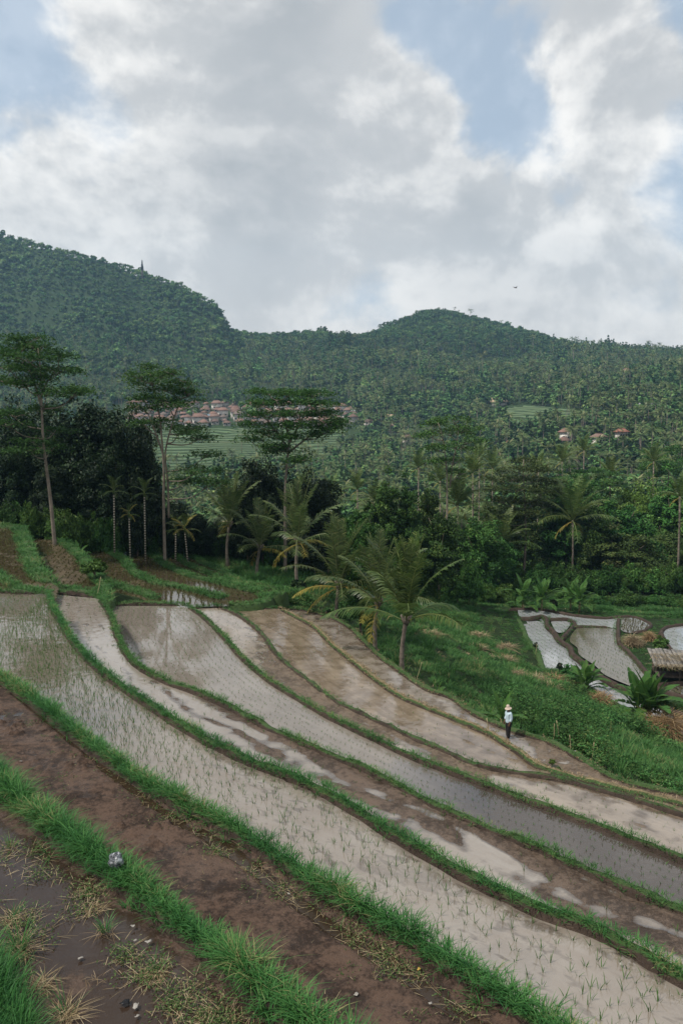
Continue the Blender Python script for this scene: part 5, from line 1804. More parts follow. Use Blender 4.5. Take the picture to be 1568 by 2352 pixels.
kind = np.where(fr < .62, np.where(bn < .42, rng.integers(0, 2, len(X)), np.where(bn < .6, 6 + rng.integers(0, 3, len(X)), rng.integers(0, 2, len(X)))), np.where(bn > .74, 4 + rng.integers(0, 2, len(X)), 6 + rng.integers(0, 3, len(X))))
straw = (fr > .50) & (fr < .60) & (fbm(X / 4, Y / 4, 3, 102) > -.05) & (px > 850)
kind = np.where(straw, 9, kind)
cas = (fbm(X / 6, Y / 6, 2, 103) > .12) & (px > 1150) & (py > 1590)
kind = np.where(cas & (rng.random(len(X)) < .4), rng.integers(2, 4, len(X)), kind)
dl = np.full(len(X), 99.0)
for w in lowpoly:
    w2 = resamp(np.vstack([w, w[:1]]), 90)
    for a0 in range(0, len(X), 8000):
        dl[a0:a0 + 8000] = np.minimum(dl[a0:a0 + 8000], np.hypot(X[a0:a0 + 8000, None] - w2[None, :, 0], Y[a0:a0 + 8000, None] - w2[None, :, 1]).min(1))
lowc = dl < 5
kind = np.where(lowc & np.isin(kind, (2, 3, 4, 5)), rng.integers(6, 9, len(X)), kind)
bed = (np.floor(q).astype(int) % 2 == 0) & (px > 700) & (kind != 9) & ~np.isin(kind, (2, 3))
kind = np.where(bed, rng.integers(6, 9, len(X)), kind)
kind = np.where((fr > .40) & (fr < .52) & (px > 700) & (kind != 9) & (rng.random(len(X)) < .5), 4, kind)
edgeg = (py < 1350) | (px < 640)
kind = np.where(edgeg & (rng.random(len(X)) < .8), rng.integers(4, 9, len(X)), kind)
step_z = (sstep(.62, .95, fr) - fr) * .5
scl = rng.uniform(.7, 1.25, len(X)) * np.where(lowc, .5, 1)
scatter('slope_vegetation', np.stack([X, Y, Z + step_z * .3 - .02], -1), rng.random(len(X)) * 6.28, scl, kind, COV, 'vegetable beds, grass and straw mulch covering the slope beyond the terraces', 'ground cover')
# grass along the foot of the left wood and outside the upper fields
X, Y = jitter(-40, -8, 60, 86, .42)
Z = height(X, Y)
px, py = proj(np.stack([X, Y, Z], -1))
fe = np.interp(px, [-200, -20, 67, 144, 247, 329, 430, 480], [1192, 1209, 1220, 1242, 1254, 1262, 1274, 1300])
k = (py < fe + 1) & (py > fe - 45) & (px > -150) & (px < 520)
X, Y, Z = X[k], Y[k], Z[k]
scatter('wood_edge_grass', np.stack([X, Y, Z], -1), rng.random(len(X)) * 6.28, rng.uniform(.7, 1.2, len(X)), rng.integers(4, 9, len(X)), COV, 'rough grass along the foot of the shaded wood', 'grass')

# ------------------------------------------------------------------ weeds and straw lying on the mud
mb, ms = MB(), MB()
WP = [(30, 1960, 90, 30), (120, 2010, 60, 25), (215, 2040, 40, 30), (190, 2085, 50, 40), (300, 2190, 60, 30), (340, 2225, 60, 40), (420, 2290, 80, 40), (470, 2330, 80, 40), (540, 2345, 60, 30), (60, 2130, 60, 40), (20, 2180, 50, 60),
      (230, 1740, 60, 16), (150, 1735, 40, 15), (110, 1690, 40, 12), (260, 1780, 50, 16), (330, 1850, 70, 18), (300, 1830, 40, 15), (385, 1890, 60, 18), (360, 1885, 40, 16), (420, 1845, 60, 14), (480, 1905, 60, 18), (490, 1950, 40, 20), (520, 1950, 50, 20), (610, 1990, 60, 25),
      (650, 2060, 50, 22), (640, 2040, 40, 20), (545, 2050, 30, 15), (760, 2075, 60, 22), (850, 2160, 60, 25), (890, 2190, 60, 25), (820, 2130, 60, 22), (940, 2230, 70, 25), (1090, 2310, 80, 25), (800, 2235, 30, 15), (750, 2330, 40, 20), (960, 2335, 30, 15), (155, 1790, 50, 14), (70, 1660, 60, 12)]
for (a, b, ra, rb_) in WP:
    d = 6.3 if (b > 1795 + (a - 0) * .82 and a < 740) else 7.0
    nn = int(ra * rb_ / 62)
    u = rng.normal(size=(nn, 2)) * .55
    c = P(a + u[:, 0] * ra, b + u[:, 1] * rb_, d - .03)
    for q in c:
        if rng.random() < .62:
            n = 14
            e = rng.normal(size=(n, 3)) * np.array([.07, .07, .018]) + np.array([0, 0, .02])
            leafquads(mb, q + e, .036 * rng.uniform(.6, 1.4, n), .018, np.array([0, 0, 1.0]) + rng.normal(size=(n, 3)) * .5, np.clip(rng.normal(.5, .25, n), 0, 1))
        if rng.random() < .6:
            clump(ms, q + [0, 0, -.01], 3, .13, .06, .006, (1.2, 2.4), (0, .5), (.2, 1))
u_ = rng.random((2200, 2))
c = P(u_[:, 0] * 1300 - 100, 1560 + u_[:, 1] * 850, 6.97)
for k in range(len(c)):      # crumbs of straw over the mud field
    a, b = proj(c[k])
    y1 = np.interp(a, [p_[0] for p_ in BL[1]], [p_[1] for p_ in BL[1]])
    y0_ = np.interp(a, [p_[0] for p_ in BL[0]], [p_[1] for p_ in BL[0]])
    if b < y1 + 25 or (b > y0_ - 40): continue
    clump(ms, c[k], 1, .09, .03, .006, (1.5, 3), (0, .4), (.1, .9))
stuff(mb.build('weeds', M['weed']), 'small trampled weeds lying on the mud fields', 'weeds')
stuff(ms.build('straw_litter', M['straw']), 'wisps of dry straw strewn over the mud fields', 'straw')

# ------------------------------------------------------------------ houses
tile, t = new_mat('roof_tiles')
oi = t.n('ShaderNodeObjectInfo').outputs['Random']
oc = t.n('ShaderNodeTexCoord').outputs['Object']
cc = t.ramp(oi, [(0, (.075, .042, .032)), (.35, (.12, .060, .042)), (.7, (.17, .088, .062)), (1, (.10, .075, .062))])
cc = t.mix(t.mr(t.noise(oc, 1.2, 5), .35, .7), cc, t.mix(.5, cc, (.10, .07, .055, 1)))
wv = t.n('ShaderNodeTexWave', ins={'Vector': oc, 'Scale': 1.6, 'Distortion': .3})
bp = t.n('ShaderNodeBump', ins={'Height': wv.outputs['Fac'], 'Strength': .4, 'Distance': .1})
p = t.n('ShaderNodeBsdfPrincipled', ins={'Base Color': cc, 'Roughness': .85, 'Normal': bp.outputs[0]})
t.n('ShaderNodeOutputMaterial', ins={'Surface': p.outputs[0]})
M['wall'] = plain('plaster_wall', (.50, .46, .41), .9, .3, .8, objrand=.3)
M['dark'] = plain('dark_opening', (.02, .018, .016), .8)
M['orange'] = plain('new_orange_tiles', (.20, .085, .055), .8, .2, 2)
M['bluetin'] = plain('blue_grey_tin', (.16, .22, .27), .45, .2, 2)
M['greytin'] = plain('grey_tin', (.30, .30, .30), .5, .3, 2)
M['thatch'] = plain('pale_thatch', (.40, .30, .20), .95, .35, 3, .4)


def house(label, pos, rz, w, d, h, rh, roof, group=None, gable=False):
    root = thing('house', label, 'house', pos, rz, group)
    mb = MB()
    mb.box((0, 0, h / 2 - 1), (w, d, h + 2))
    mb.build('wall', M['wall'], root)
    mb = MB()
    W, D = w / 2 + .9, d / 2 + .9
    r = W * (.98 if gable else .42)
    V = np.array([(-W, -D, h - .25), (W, -D, h - .25), (W, D, h - .25), (-W, D, h - .25), (-r, 0, h + rh), (r, 0, h + rh), (-W, -D, h - .45), (W, -D, h - .45), (W, D, h - .45), (-W, D, h - .45)])
    mb.add(V, [np.array([[0, 1, 5, 4], [2, 3, 4, 5], [6, 7, 1, 0], [7, 8, 2, 1], [8, 9, 3, 2], [9, 6, 0, 3], [9, 8, 7, 6]]), np.array([[1, 2, 5], [3, 0, 4]])])
    mb.box((0, 0, h + rh + .06), (2 * r + .2, .3, .22))
    mb.build('roof', roof, root)
    for sx in (-.28, .28):
        MB().box((sx * w, -d / 2 - .003, 1.65), (w * .18, .1, 1.1)).build('window', M['dark'], root)
    MB().box((0, -d / 2 - .003, 1.05), (.95, .12, 2.1)).build('door', M['dark'], root)
    return root


protoH = []
GV = 'tiled houses of the far village'
GVL = 'low house with reddish tiled hip roof crowded in the far village'
for (w, d, h, rh) in [(8, 6.5, 3.2, 2.4), (10, 7, 3.0, 2.7), (6.5, 5.5, 3.0, 2.4), (9, 8, 5.8, 2.5), (7, 5, 2.8, 1.8)]:
    protoH.append(house(GVL, (0, 0, 0), 0, w, d, h, rh, tile, GV))
spots = []
tries = 0
while len(spots) < 150 and tries < 6000:
    tries += 1
    Yv = rng.uniform(588, 672)
    px = rng.uniform(300, 800) if rng.random() < .85 else rng.uniform(300, 860)
    x = (px - CX) / F * Yv
    if all((x - a) ** 2 + (Yv - b) ** 2 > 56 for a, b in spots):
        spots.append((x, Yv))
for k, (x, y) in enumerate(spots):
    pos = (x, y, hz1(x, y))
    rz = rng.choice([0, 0, math.pi / 2]) + rng.normal(.15, .1)
    if k < 5:
        protoH[k].location = pos
        protoH[k].rotation_euler = (0, 0, rz)
    else:
        s = rng.uniform(.66, .92)
        dup(protoH[rng.integers(0, 5)], pos, rz, (s, s, s * rng.uniform(.95, 1.1)))


def at_ground(px, py, Ys):
    """Depth at which the ray through a pixel meets the ground."""
    for Yq in np.arange(*Ys):
        q = PY(px, py, Yq)
        if q[2] <= hz1(q[0], Yq): return q
    q = PY(px, py, Ys[1])
    q[2] = hz1(q[0], Ys[1])
    return q


def lone(label, px, py, Ys, w, d, h, rh, roof, rz=.1, gable=False, lift=0.0):
    q = at_ground(px, py, Ys)
    q[2] = hz1(q[0], q[1]) + lift
    return house(label, q, rz, w * .66, d * .66, h * .85, rh * .66, roof, None, gable)


lone('blue grey tin roofed house among the tiled roofs of the far village', 478, 962, (560, 700, 2), 8, 6, 3, 1.4, M['bluetin'], .3)
lone('grey tin roofed two storey house standing highest in the far village', 641, 936, (560, 720, 2), 10, 7, 5.5, 2, M['greytin'], .2, True)
lone('pale tin roofed shed on the right side of the far village', 770, 945, (560, 720, 2), 12, 6, 3, 1.2, M['greytin'], .1, True)
lone('small red roofed pavilion right of the village, below the hill', 742, 918, (600, 760, 2), 6, 6, 3.5, 3.0, tile, .3)
lone('small brown roofed house right of the pavilion at the village edge', 765, 941, (560, 760, 2), 6, 6, 3.5, 2.6, tile, 0)
lone('pale thatched long roof on a cleared patch of the wooded spur', 1145, 932, (420, 700, 2), 16, 9, 2.5, 5, M['thatch'], .15, True, 1)
lone('white walled house with pale roof right of the rice terraces', 905, 1002, (380, 600, 2), 11, 7, 4, 2.5, tile, .1, False, 4)
lone('long orange brown roofed house behind the white walled house', 900, 972, (420, 640, 2), 14, 6, 3.5, 2, M['thatch'], .05, True, 2)
lone('red roofed house half hidden left of the twin stemmed tree', 935, 1022, (330, 520, 2), 9, 6, 3.5, 2.5, tile, .3, False, 5)
lone('tin roofed white shed in a clearing left of the long roof', 820, 948, (480, 640, 2), 12, 6, 3, 1.2, M['greytin'], .1, True, 2)
lone('brown roofed house with white wall among palms at the right', 1297, 1040, (280, 460, 2), 7, 6, 5.5, 2.5, tile, .4, False, 6)
lone('dark red roofed house just below the brown roofed one with white wall', 1292, 1062, (240, 420, 2), 7, 6, 4, 2.5, tile, .9, False, 7)
lone('maroon roofed house between two palms at the right', 1372, 1052, (260, 440, 2), 8, 6, 4, 2.2, tile, .2, False, 7)
lone('bright orange roofed house at the right, beyond the wood', 1424, 1046, (260, 440, 2), 7, 6, 4, 2.2, M['orange'], .2, False, 8)
lone('orange roofed house peeping out of palms left of the pale trunk tree', 1170, 1062, (240, 420, 2), 6, 5, 3.5, 2.2, M['orange'], .5, False, 7)
lone('red roofed house on the wooded spur high at the right', 1437, 880, (420, 640, 2), 8, 6, 5.5, 3, tile, .1, False, 8)
lone('pale house on the ridge line at the far right', 1424, 806, (900, 1250, 5), 14, 8, 7, 3, M['greytin'], 0, True, 6)
lone('small grey tin roof in the trees below the wooded spur', 1480, 962, (300, 520, 2), 7, 5, 3, 1.2, M['greytin'], .1, True, 6)

# tiered shrine on the left ridge
q = PY(327, 612, 985)
q[2] = hz1(q[0], 985)
root = thing('shrine_tower', 'slim dark tiered shrine tower on the left hill ridge', 'shrine', q)
hh = zpx(597, 985) - q[2]
MB().box((0, 0, hh * .35), (2.2, 2.2, hh * .7)).build('base', M['darkwood'], root)
mb = MB()
for k in range(6):
    z = hh * (.55 + .075 * k)
    w = 1.9 - .24 * k
    V = [(-w, -w, z), (w, -w, z), (w, w, z), (-w, w, z), (0, 0, z + 2.4)]
    mb.add(V, [np.array([[3, 2, 1, 0]]), np.array([[0, 1, 4], [1, 2, 4], [2, 3, 4], [3, 0, 4]])])
mb.build('roof', M['dark'], root)

# ------------------------------------------------------------------ field hut
M['oldthatch'] = plain('weathered_roof_boards', (.24, .22, .195), .95, .45, 3, .6)
b = P(1548, 1558, 21.7)
b[2] = hz1(b[0], b[1]) - .02
root = thing('field_hut', 'open field hut with weathered thatch and board roof on posts at the right edge', 'hut', b, R(-8))
for x in (-1.45, 0.1, 1.75):
    for y in (-1.0, 1.1):
        MB().tube([(x, y, -.2), (x + .03, y, .8), (x, y, 1.75 if y < 0 else 2.2)], [.07, .06, .05], 7).build('post', M['darkwood'], root, True)
mb = MB()
for k in range(13):      # boards
    x = -1.85 + k * .34
    l = 2.9 + rng.uniform(-.25, .3)
    mb.box((x, .0 + rng.uniform(-.1, .1), 2.02 + rng.uniform(-.03, .05)), (.33, l, .045), rng.normal(0, .03), tilt=(R(13) + rng.normal(0, .015), rng.normal(0, .03)))
mb.build('roof', M['oldthatch'], root)
mb = MB()
for k in range(420):
    x = rng.uniform(-2.0, 2.3)
    y = rng.choice([-1.45, -1.2, -.2, .5]) + rng.normal(0, .18)
    z = 2.09 + y * math.tan(R(13))
    a = rng.normal(-math.pi / 2, .5)
    l = rng.uniform(.3, .7)
    blades(mb, np.array([[x, y, z]]), np.array([l]), np.array([.03]), np.array([a]), np.array([1.6]), np.array([.5]), np.array([rng.random()]))
mb.build('thatch', M['straw'], root)
mb = MB()
for k in range(11):
    x = -1.45 + k * .32
    mb.box((x, 1.12, 1.0), (.28, .03, 1.7 + rng.uniform(-.2, .1)), tilt=(0, rng.normal(0, .04)))
for k in range(5):
    mb.box((1.78, -.8 + k * .4, .95), (.03, .32, 1.5 + rng.uniform(-.4, .2)))
mb.build('back_wall', M['darkwood'], root)
mb = MB()
mb.box((0.1, .1, .55), (3.1, 1.6, .07))
mb.build('bench', M['darkwood'], root)
q = P(1560, 1510, 21.7)
mb = MB()


def straw_heap(label, px, py, d, rx, rz_, n, nm='straw_heap', mat='straw', long=.5, flatn=.5):
    q = P(px, py, d)
    q[2] = max(hz1(q[0], q[1]), -d) - .02
    mb = MB()
    a = rng.random(n) * 6.28
    r = np.sqrt(rng.random(n))
    rxm, hm = rx / F * q[1], rz_ / F * q[1]
    base = np.stack([r * np.cos(a) * rxm, r * np.sin(a) * rxm * .8, (1 - r ** 1.5) * hm * rng.random(n) ** .5], -1)
    blades(mb, base, long * rng.uniform(.5, 1.2, n), np.full(n, max(.008, .0005 * q[1])), a + rng.normal(0, 2.2, n), rng.uniform(1.0, 3.0, n) * (1 - flatn * .3), rng.uniform(0, .8, n), rng.random(n))
    o = mb.build(nm, M[mat])
    o.location = [float(k) for k in q]
    return tag(o, label, 'straw heap' if nm == 'straw_heap' else 'straw')


M['drystraw'] = leafmat('brown_dry_leaves', [(0, (.10, .06, .03)), (.5, (.24, .15, .07)), (1, (.42, .30, .16))], .1, .6, 0)
straw_heap('heap of tan cut straw right of the big low paddy', 1451, 1478, 21.8, 17, 24, 700)
straw_heap('brown heap of dry stalks right of the tan heap', 1492, 1468, 21.8, 14, 20, 400, mat='drystraw')
straw_heap('large sheaf of fallen dry leaves spilling below the big banana clump', 1530, 1672, 21.2, 40, 32, 1100, mat='drystraw', long=1.1)
straw_heap('brown straw pile at the foot of the low paddy banana clump', 1378, 1606, 21.7, 26, 14, 420, mat='drystraw', long=.6)
straw_heap('dark straw pile left of the pale lobed bush', 1272, 1566, 21.3, 22, 14, 380, mat='drystraw', long=.6)
for a, b_, lab in [(1160, 1487, 'long pale strip of straw mulch upslope of the left low paddy'), (1230, 1560, 'pale straw mulch curled along a bed left of the low paddies'), (1182, 1552, 'pale straw mulch patch in the middle of the vegetable beds'), (1160, 1515, 'tan straw patch below the long pale strip'), (1097, 1460, 'small tan straw patch beside the largest palm'), (1090, 1490, 'small tan straw patch below and right of the largest palm'), (985, 1465, 'reddish straw patch half behind the largest palm'), (1258, 1578, 'pale straw bundle nearest the farmer on the slope')]:
    straw_heap(lab, a, b_, -hz1(*P(a, b_, 19.6)[:2]), 20, 7, 260, 'straw_mulch', long=.5)

# stakes in the vegetable slope
M['stake'] = plain('bare_cane', (.34, .29, .16), .8, .3, 6)
for (x0, y0, x1, y1, lab) in [(1268, 1710, 1272, 1662, 'short thin cane standing right of the farmer'), (1283, 1708, 1277, 1655, 'thin cane with yellow leaf bud right of the farmer'), (1308, 1738, 1307, 1688, 'upright thin cane above the white stone'), (1355, 1755, 1363, 1705, 'curved pale cane right of the white stone'),
                              (1228, 1503, 1232, 1480, 'leaning thin stick at the left edge of the low paddy'), (955, 1560, 968, 1520, 'thin leaning cane below the largest palm'), (1120, 1700, 1117, 1650, 'thin dead stick rising from the edge paddy left of the farmer'), (222, 1368, 232, 1325, 'bare forked pale sapling under the round shrub on a bund')]:
    d = 10.6 if x0 < 300 else 15.05 if x0 in (1120,) else None
    if d is None:
        qq = None
        for dd_ in np.arange(14.5, 23, .05):
            w = P(x0, y0, dd_)
            if hz1(w[0], w[1]) >= w[2]:
                qq = w
                break
        base = qq
    else:
        base = P(x0, y0, d)
    top = PY(x1, y1, base[1]) - base
    o = MB().tube(spline(np.array([[0, 0, -.1], top * .5 + [.04, 0, 0], top]), .15), .022, 6).build('cane', M['stake'], None, True)
    o.location = [float(k) for k in base]
    tag(o, lab, 'cane')

# white stone
M['stone'] = plain('pale_stone', (.48, .46, .43), .8, .2, 6, .3)


def lump(name, label, cat, px, py, d, s, mat, seed=1, squash=.6):
    q = P(px, py, d)
    n, m_ = 10, 16
    th = np.linspace(0, math.pi, n)
    ph = np.linspace(0, 2 * math.pi, m_, endpoint=False)
    T_, P_ = np.meshgrid(th, ph, indexing='ij')
    V = np.stack([np.sin(T_) * np.cos(P_), np.sin(T_) * np.sin(P_), np.cos(T_)], -1)
    nz = 1 + .35 * fbm(V[..., 0] * 1.7 + seed * 9 + V[..., 2], V[..., 1] * 1.7 + V[..., 2] * 1.3, 3, seed)
    V = V * nz[..., None] * np.array(s)
    i, j = np.meshgrid(np.arange(n - 1), np.arange(m_), indexing='ij')
    j2 = (j + 1) % m_
    o = MB().add(V.reshape(-1, 3), [np.stack([i * m_ + j, (i + 1) * m_ + j, (i + 1) * m_ + j2, i * m_ + j2], -1).reshape(-1, 4)]).build(name, mat, None, True)
    o.location = [float(k) for k in q + [0, 0, s[2] * .5]]
    return tag(o, label, cat)


qs = None
for dd_ in np.arange(14.5, 20, .05):
    w = P(1316, 1733, dd_)
    if hz1(w[0], w[1]) >= w[2]:
        qs = dd_
        break
lump('stone', 'pale rounded stone at the edge of the vegetable slope right of the farmer', 'stone', 1316, 1733, qs or 15.8, (.22, .16, .14), M['stone'], 3)

# crumpled bag on the near bund
bagm, t = new_mat('crumpled_plastic')
bc = t.ramp(t.noise(t.n('ShaderNodeTexCoord').outputs['Object'], 11, 4), [(.4, (.03, .032, .04)), (.5, (.18, .19, .21)), (.62, (.6, .61, .63))])
p = t.n('ShaderNodeBsdfPrincipled', ins={'Base Color': bc, 'Roughness': .22, 'Specular IOR Level': .8})
bb = t.n('ShaderNodeBump', ins={'Height': t.noise(t.n('ShaderNodeTexCoord').outputs['Object'], 16, 3), 'Strength': 1.0, 'Distance': .08})
t.t.links.new(bb.outputs[0], p.inputs['Normal'])
t.n('ShaderNodeOutputMaterial', ins={'Surface': p.outputs[0]})
lump('plastic_bag', 'crumpled silvery plastic bag lying in the near grass bund', 'bag', 268, 1985, 6.02, (.10, .085, .12), bagm, 7)


def scrap(label, px, py, d, s, mat, name='paper_scrap', cat='scrap'):
    q = P(px, py, d)
    n = 5
    U, V_ = np.meshgrid(np.linspace(-1, 1, n), np.linspace(-1, 1, n), indexing='ij')
    z = fbm(U * 1.5 + px, V_ * 1.5 + py, 2, 7) * s * .7 + s * .25
    i, j = np.meshgrid(np.arange(n - 1), np.arange(n - 1), indexing='ij')
    mb = MB().add(np.stack([U * s * (1 + .2 * V_), V_ * s * .7, z], -1).reshape(-1, 3), [np.stack([i * n + j, (i + 1) * n + j, (i + 1) * n + j + 1, i * n + j + 1], -1).reshape(-1, 4)])
    o = mb.build(name, mat)
    o.location = [float(k) for k in q]
    o.rotation_euler = (0, 0, px * .7)
    md = o.modifiers.new('thickness', 'SOLIDIFY')
    md.thickness = .003
    return tag(o, label, cat)


M['paper'] = plain('dirty_white_paper', (.30, .28, .25), .8, .2, 20)
M['yleaf'] = plain('yellow_leaf', (.45, .30, .06), .7, .2, 20)
M['char'] = plain('black_plastic', (.012, .012, .014), .35, .2, 20)
for (a, b_, d, s, mt, lab, nm) in [(342, 2163, 6.25, .045, 'paper', 'white paper scrap, larger one, on the wet mud between near bund and pool', 'paper_scrap'), (306, 2127, 6.25, .03, 'paper', 'small white scrap uphill of the larger scrap on the wet mud', 'paper_scrap'), (311, 2160, 6.25, .025, 'paper', 'tiny white scrap just left of the larger scrap on the wet mud', 'paper_scrap'),
                                   (185, 2201, 6.27, .035, 'paper', 'pale scrap at the edge of the near mud pool', 'paper_scrap'), (316, 2334, 6.27, .03, 'paper', 'pale crumb of paper at the bottom of the near mud pool', 'paper_scrap'), (312, 2312, 6.27, .045, 'paper', 'grey scrap beside the black plastic in the near mud pool', 'paper_scrap'),
                                   (288, 2304, 6.27, .06, 'char', 'black crumpled plastic scrap in the near mud pool', 'plastic_scrap'), (49, 1749, 6.93, .035, 'paper', 'white scrap at the far left of the brown mud field', 'paper_scrap'), (753, 2059, 6.93, .04, 'paper', 'pale scrap beside the weeds under the second grass bund', 'paper_scrap'),
                                   (663, 2053, 6.93, .025, 'paper', 'small white scrap left of the green weed on the mud field', 'paper_scrap'), (818, 2284, 6.93, .035, 'paper', 'white bottle like scrap alone on the brown mud field', 'paper_scrap'), (962, 2226, 6.93, .028, 'yleaf', 'yellow fallen leaf beside the second grass bund', 'fallen_leaf'),
                                   (988, 2305, 6.93, .025, 'paper', 'small pale scrap near the bottom of the mud field', 'paper_scrap'), (1425, 2214, 8.25, .035, 'paper', 'white strip lying at the foot of the third grass bund', 'paper_scrap'), (542, 1880, 6.93, .02, 'paper', 'tiny white scrap in the mud field near the second grass bund', 'paper_scrap')]:
    scrap(lab, a, b_, d, s * .8, M[mt], nm, 'leaf' if nm == 'fallen_leaf' else 'scrap')


def straw_tuft(label, px, py, d, n, h, lean, green=.0, w=.008):
    q = P(px, py, d)
    mb = MB()
    ng = int(n * green)
    clump(mb, (0, 0, -.01), int((n - ng) * 1.2), h * .58, .12, w * .8, (lean[0] + .3, lean[1] + .6), (.1, 1.4), (.05, .85), 0, 2.2)
    if ng: clump(mb, (0, 0, -.01), ng, h * 1.1, .06, w, (.1, .7), (.1, .7), (.2, .9), 1)
    o = mb.build('straw_tuft', [M['straw'], M['grass']])
    o.location = [float(k) for k in q]
    return tag(o, label, 'straw tuft')


straw_tuft('upright bleached straw tuft between the near bund and the mud pool', 218, 2092, 6.27, 60, .2, (.1, .8))
straw_tuft('half green half dry grass tuft at the rim of the mud pool', 241, 2138, 6.27, 80, .2, (.3, 1.4), .55)
straw_tuft('small star shaped straw wisp standing in the mud pool', 220, 2254, 6.27, 14, .14, (.1, .7))
straw_tuft('big dry grass clump with a green crest at the left edge of the mud pool', 46, 2180, 6.27, 160, .33, (.4, 1.8), .35)
straw_tuft('fallen dry grass clump in front of the near corner grass', 92, 2262, 6.27, 120, .28, (.6, 2.0))
straw_tuft('pale dry grass fringe at the bottom of the near corner grass', 154, 2330, 6.27, 110, .28, (.5, 1.8), .1)
straw_tuft('dry straw clump at the left edge, upper side of the mud pool', 28, 2108, 6.27, 90, .25, (.6, 2.0), .2)
straw_tuft('flattened heap of pale straw among weeds right of the mud pool', 362, 2230, 6.27, 110, .26, (1.2, 2.6), .12)
straw_tuft('small green and straw tuft at the far left of the mud pool', 25, 1945, 6.27, 50, .2, (.4, 1.4), .5)

# ------------------------------------------------------------------ the farmer
skin, t = new_mat('brown_skin')
p = t.n('ShaderNodeBsdfPrincipled', ins={'Base Color': (.13, .065, .04, 1), 'Roughness': .55})
t.n('ShaderNodeOutputMaterial', ins={'Surface': p.outputs[0]})
M['shirt'] = plain('pale_blue_shirt', (.48, .60, .66), .85, .15, 4, .2)
M['trouser'] = plain('black_trousers', (.014, .013, .014), .85, .2, 5)
M['hat'] = plain('cream_hat', (.56, .44, .36), .9, .15, 8, .2)


def skinned(name, pts, edges, mat, parent, root_i=0, sub=2):
    me = bpy.data.meshes.new(name)
    me.from_pydata([q[:3] for q in pts], edges, [])
    me.materials.append(mat)
    o = link(name, me, parent)
    md = o.modifiers.new('skin', 'SKIN')
    md.use_smooth_shade = True
    sv = me.skin_vertices[0].data if me.skin_vertices else None
    if sv is None:
        bpy.context.view_layer.objects.active = o
        bpy.ops.mesh.customdata_skin_add()
        sv = me.skin_vertices[0].data
    for k, q in enumerate(pts):
        r = q[3]
        sv[k].radius = r if isinstance(r, tuple) else (r, r)
        sv[k].use_root = (k == root_i)
    sd_ = o.modifiers.new('smooth', 'SUBSURF')
    sd_.levels = sd_.render_levels = sub
    return o


fb = P(1166, 1697, 15.05)
farmer = thing('person', 'farmer in pale blue shirt, black trousers and cream hat standing at the edge paddy', 'person', fb, R(20))
farmer.scale = (.97,) * 3
# figure faces -X; y is his side axis
B = [(0, 0, .88, .13), (0, 0, 1.02, .125), (.0, 0, 1.2, .14), (.01, 0, 1.33, .11), (-.01, 0, 1.42, .052), (-.03, 0, 1.47, .06), (-.045, 0, 1.545, .088), (-.035, 0, 1.60, .08), (-.135, 0, 1.535, .016)]
E = [(0, 1), (1, 2), (2, 3), (3, 4), (4, 5), (5, 6), (6, 7), (6, 8)]
for s in (-1, 1):
    k = len(B)
    B += [(.01, s * .17, 1.335, .06), (.03 if s < 0 else .0, s * .205, 1.08, .044), (-.07 if s < 0 else -.10, s * .20, .85, .032), (-.085 if s < 0 else -.12, s * .20, .79, .036)]
    E += [(3, k), (k, k + 1), (k + 1, k + 2), (k + 2, k + 3)]
    px_, py_ = B[k + 3][0], B[k + 3][1]
    for f in range(4):
        q = len(B)
        ox = -.028 + f * .017
        B += [(px_ + ox, py_, .735 - (.006 if f in (1, 2) else 0), .0095), (px_ + ox - .012, py_ - s * .012, .70 + (.008 if f in (0, 3) else 0), .008)]
        E += [(k + 3, q), (q, q + 1)]
    q = len(B)
    B += [(px_ - .045, py_ - s * .015, .775, .0105), (px_ - .058, py_ - s * .025, .745, .009)]
    E += [(k + 3, q), (q, q + 1)]
    k = len(B)
    x1 = .04 * s
    B += [(0, s * .085, .80, .098), (x1 * .6 - .01, s * .095, .45, .062), (x1, s * .095, .10, .042), (x1, s * .095, .04, .042), (x1 - .15, s * .10, .02, .03)]
    E += [(0, k), (k, k + 1), (k + 1, k + 2), (k + 2, k + 3), (k + 3, k + 4)]
skinned('body', B, E, skin, farmer)
# face
fm = MB()
for s in (-1, 1):
    fm.box((-.123, s * .032, 1.552), (.012, .022, .012))
fm.box((-.126, 0, 1.497), (.01, .04, .009))
fm.build('face_features', M['dark'], farmer)
S_ = [(0, 0, .78, (.16, .185)), (0, 0, .95, (.155, .175)), (0, 0, 1.05, (.145, .165)), (0, 0, 1.2, (.155, .185)), (.01, 0, 1.335, (.12, .15)), (-.01, 0, 1.405, (.07, .075))]
SE = [(0, 1), (1, 2), (2, 3), (3, 4), (4, 5)]
for s in (-1, 1):
    k = len(S_)
    S_ += [(.01, s * .175, 1.335, (.08, .08)), (.03 if s < 0 else .0, s * .21, 1.08, (.072, .072)), (-.045 if s < 0 else -.07, s * .205, .93, (.058, .058))]
    SE += [(4, k), (k, k + 1), (k + 1, k + 2)]
skinned('shirt', S_, SE, M['shirt'], farmer)
T_ = [(0, 0, 1.04, (.12, .14)), (0, 0, .90, (.145, .165))]
TE = [(0, 1)]
for s in (-1, 1):
    k = len(T_)
    x1 = .04 * s
    T_ += [(0, s * .088, .76, (.12, .115)), (x1 * .6 - .01, s * .098, .45, (.095, .09)), (x1, s * .098, .07, (.085, .075))]
    TE += [(1, k), (k, k + 1), (k + 1, k + 2)]
skinned('trousers', T_, TE, M['trouser'], farmer)
MB().tube([(-.03, 0, 1.45), (0, 0, 1.52), (.02, 0, 1.60)], [.07, .092, .085], 10).build('hair', M['dark'], farmer, True)
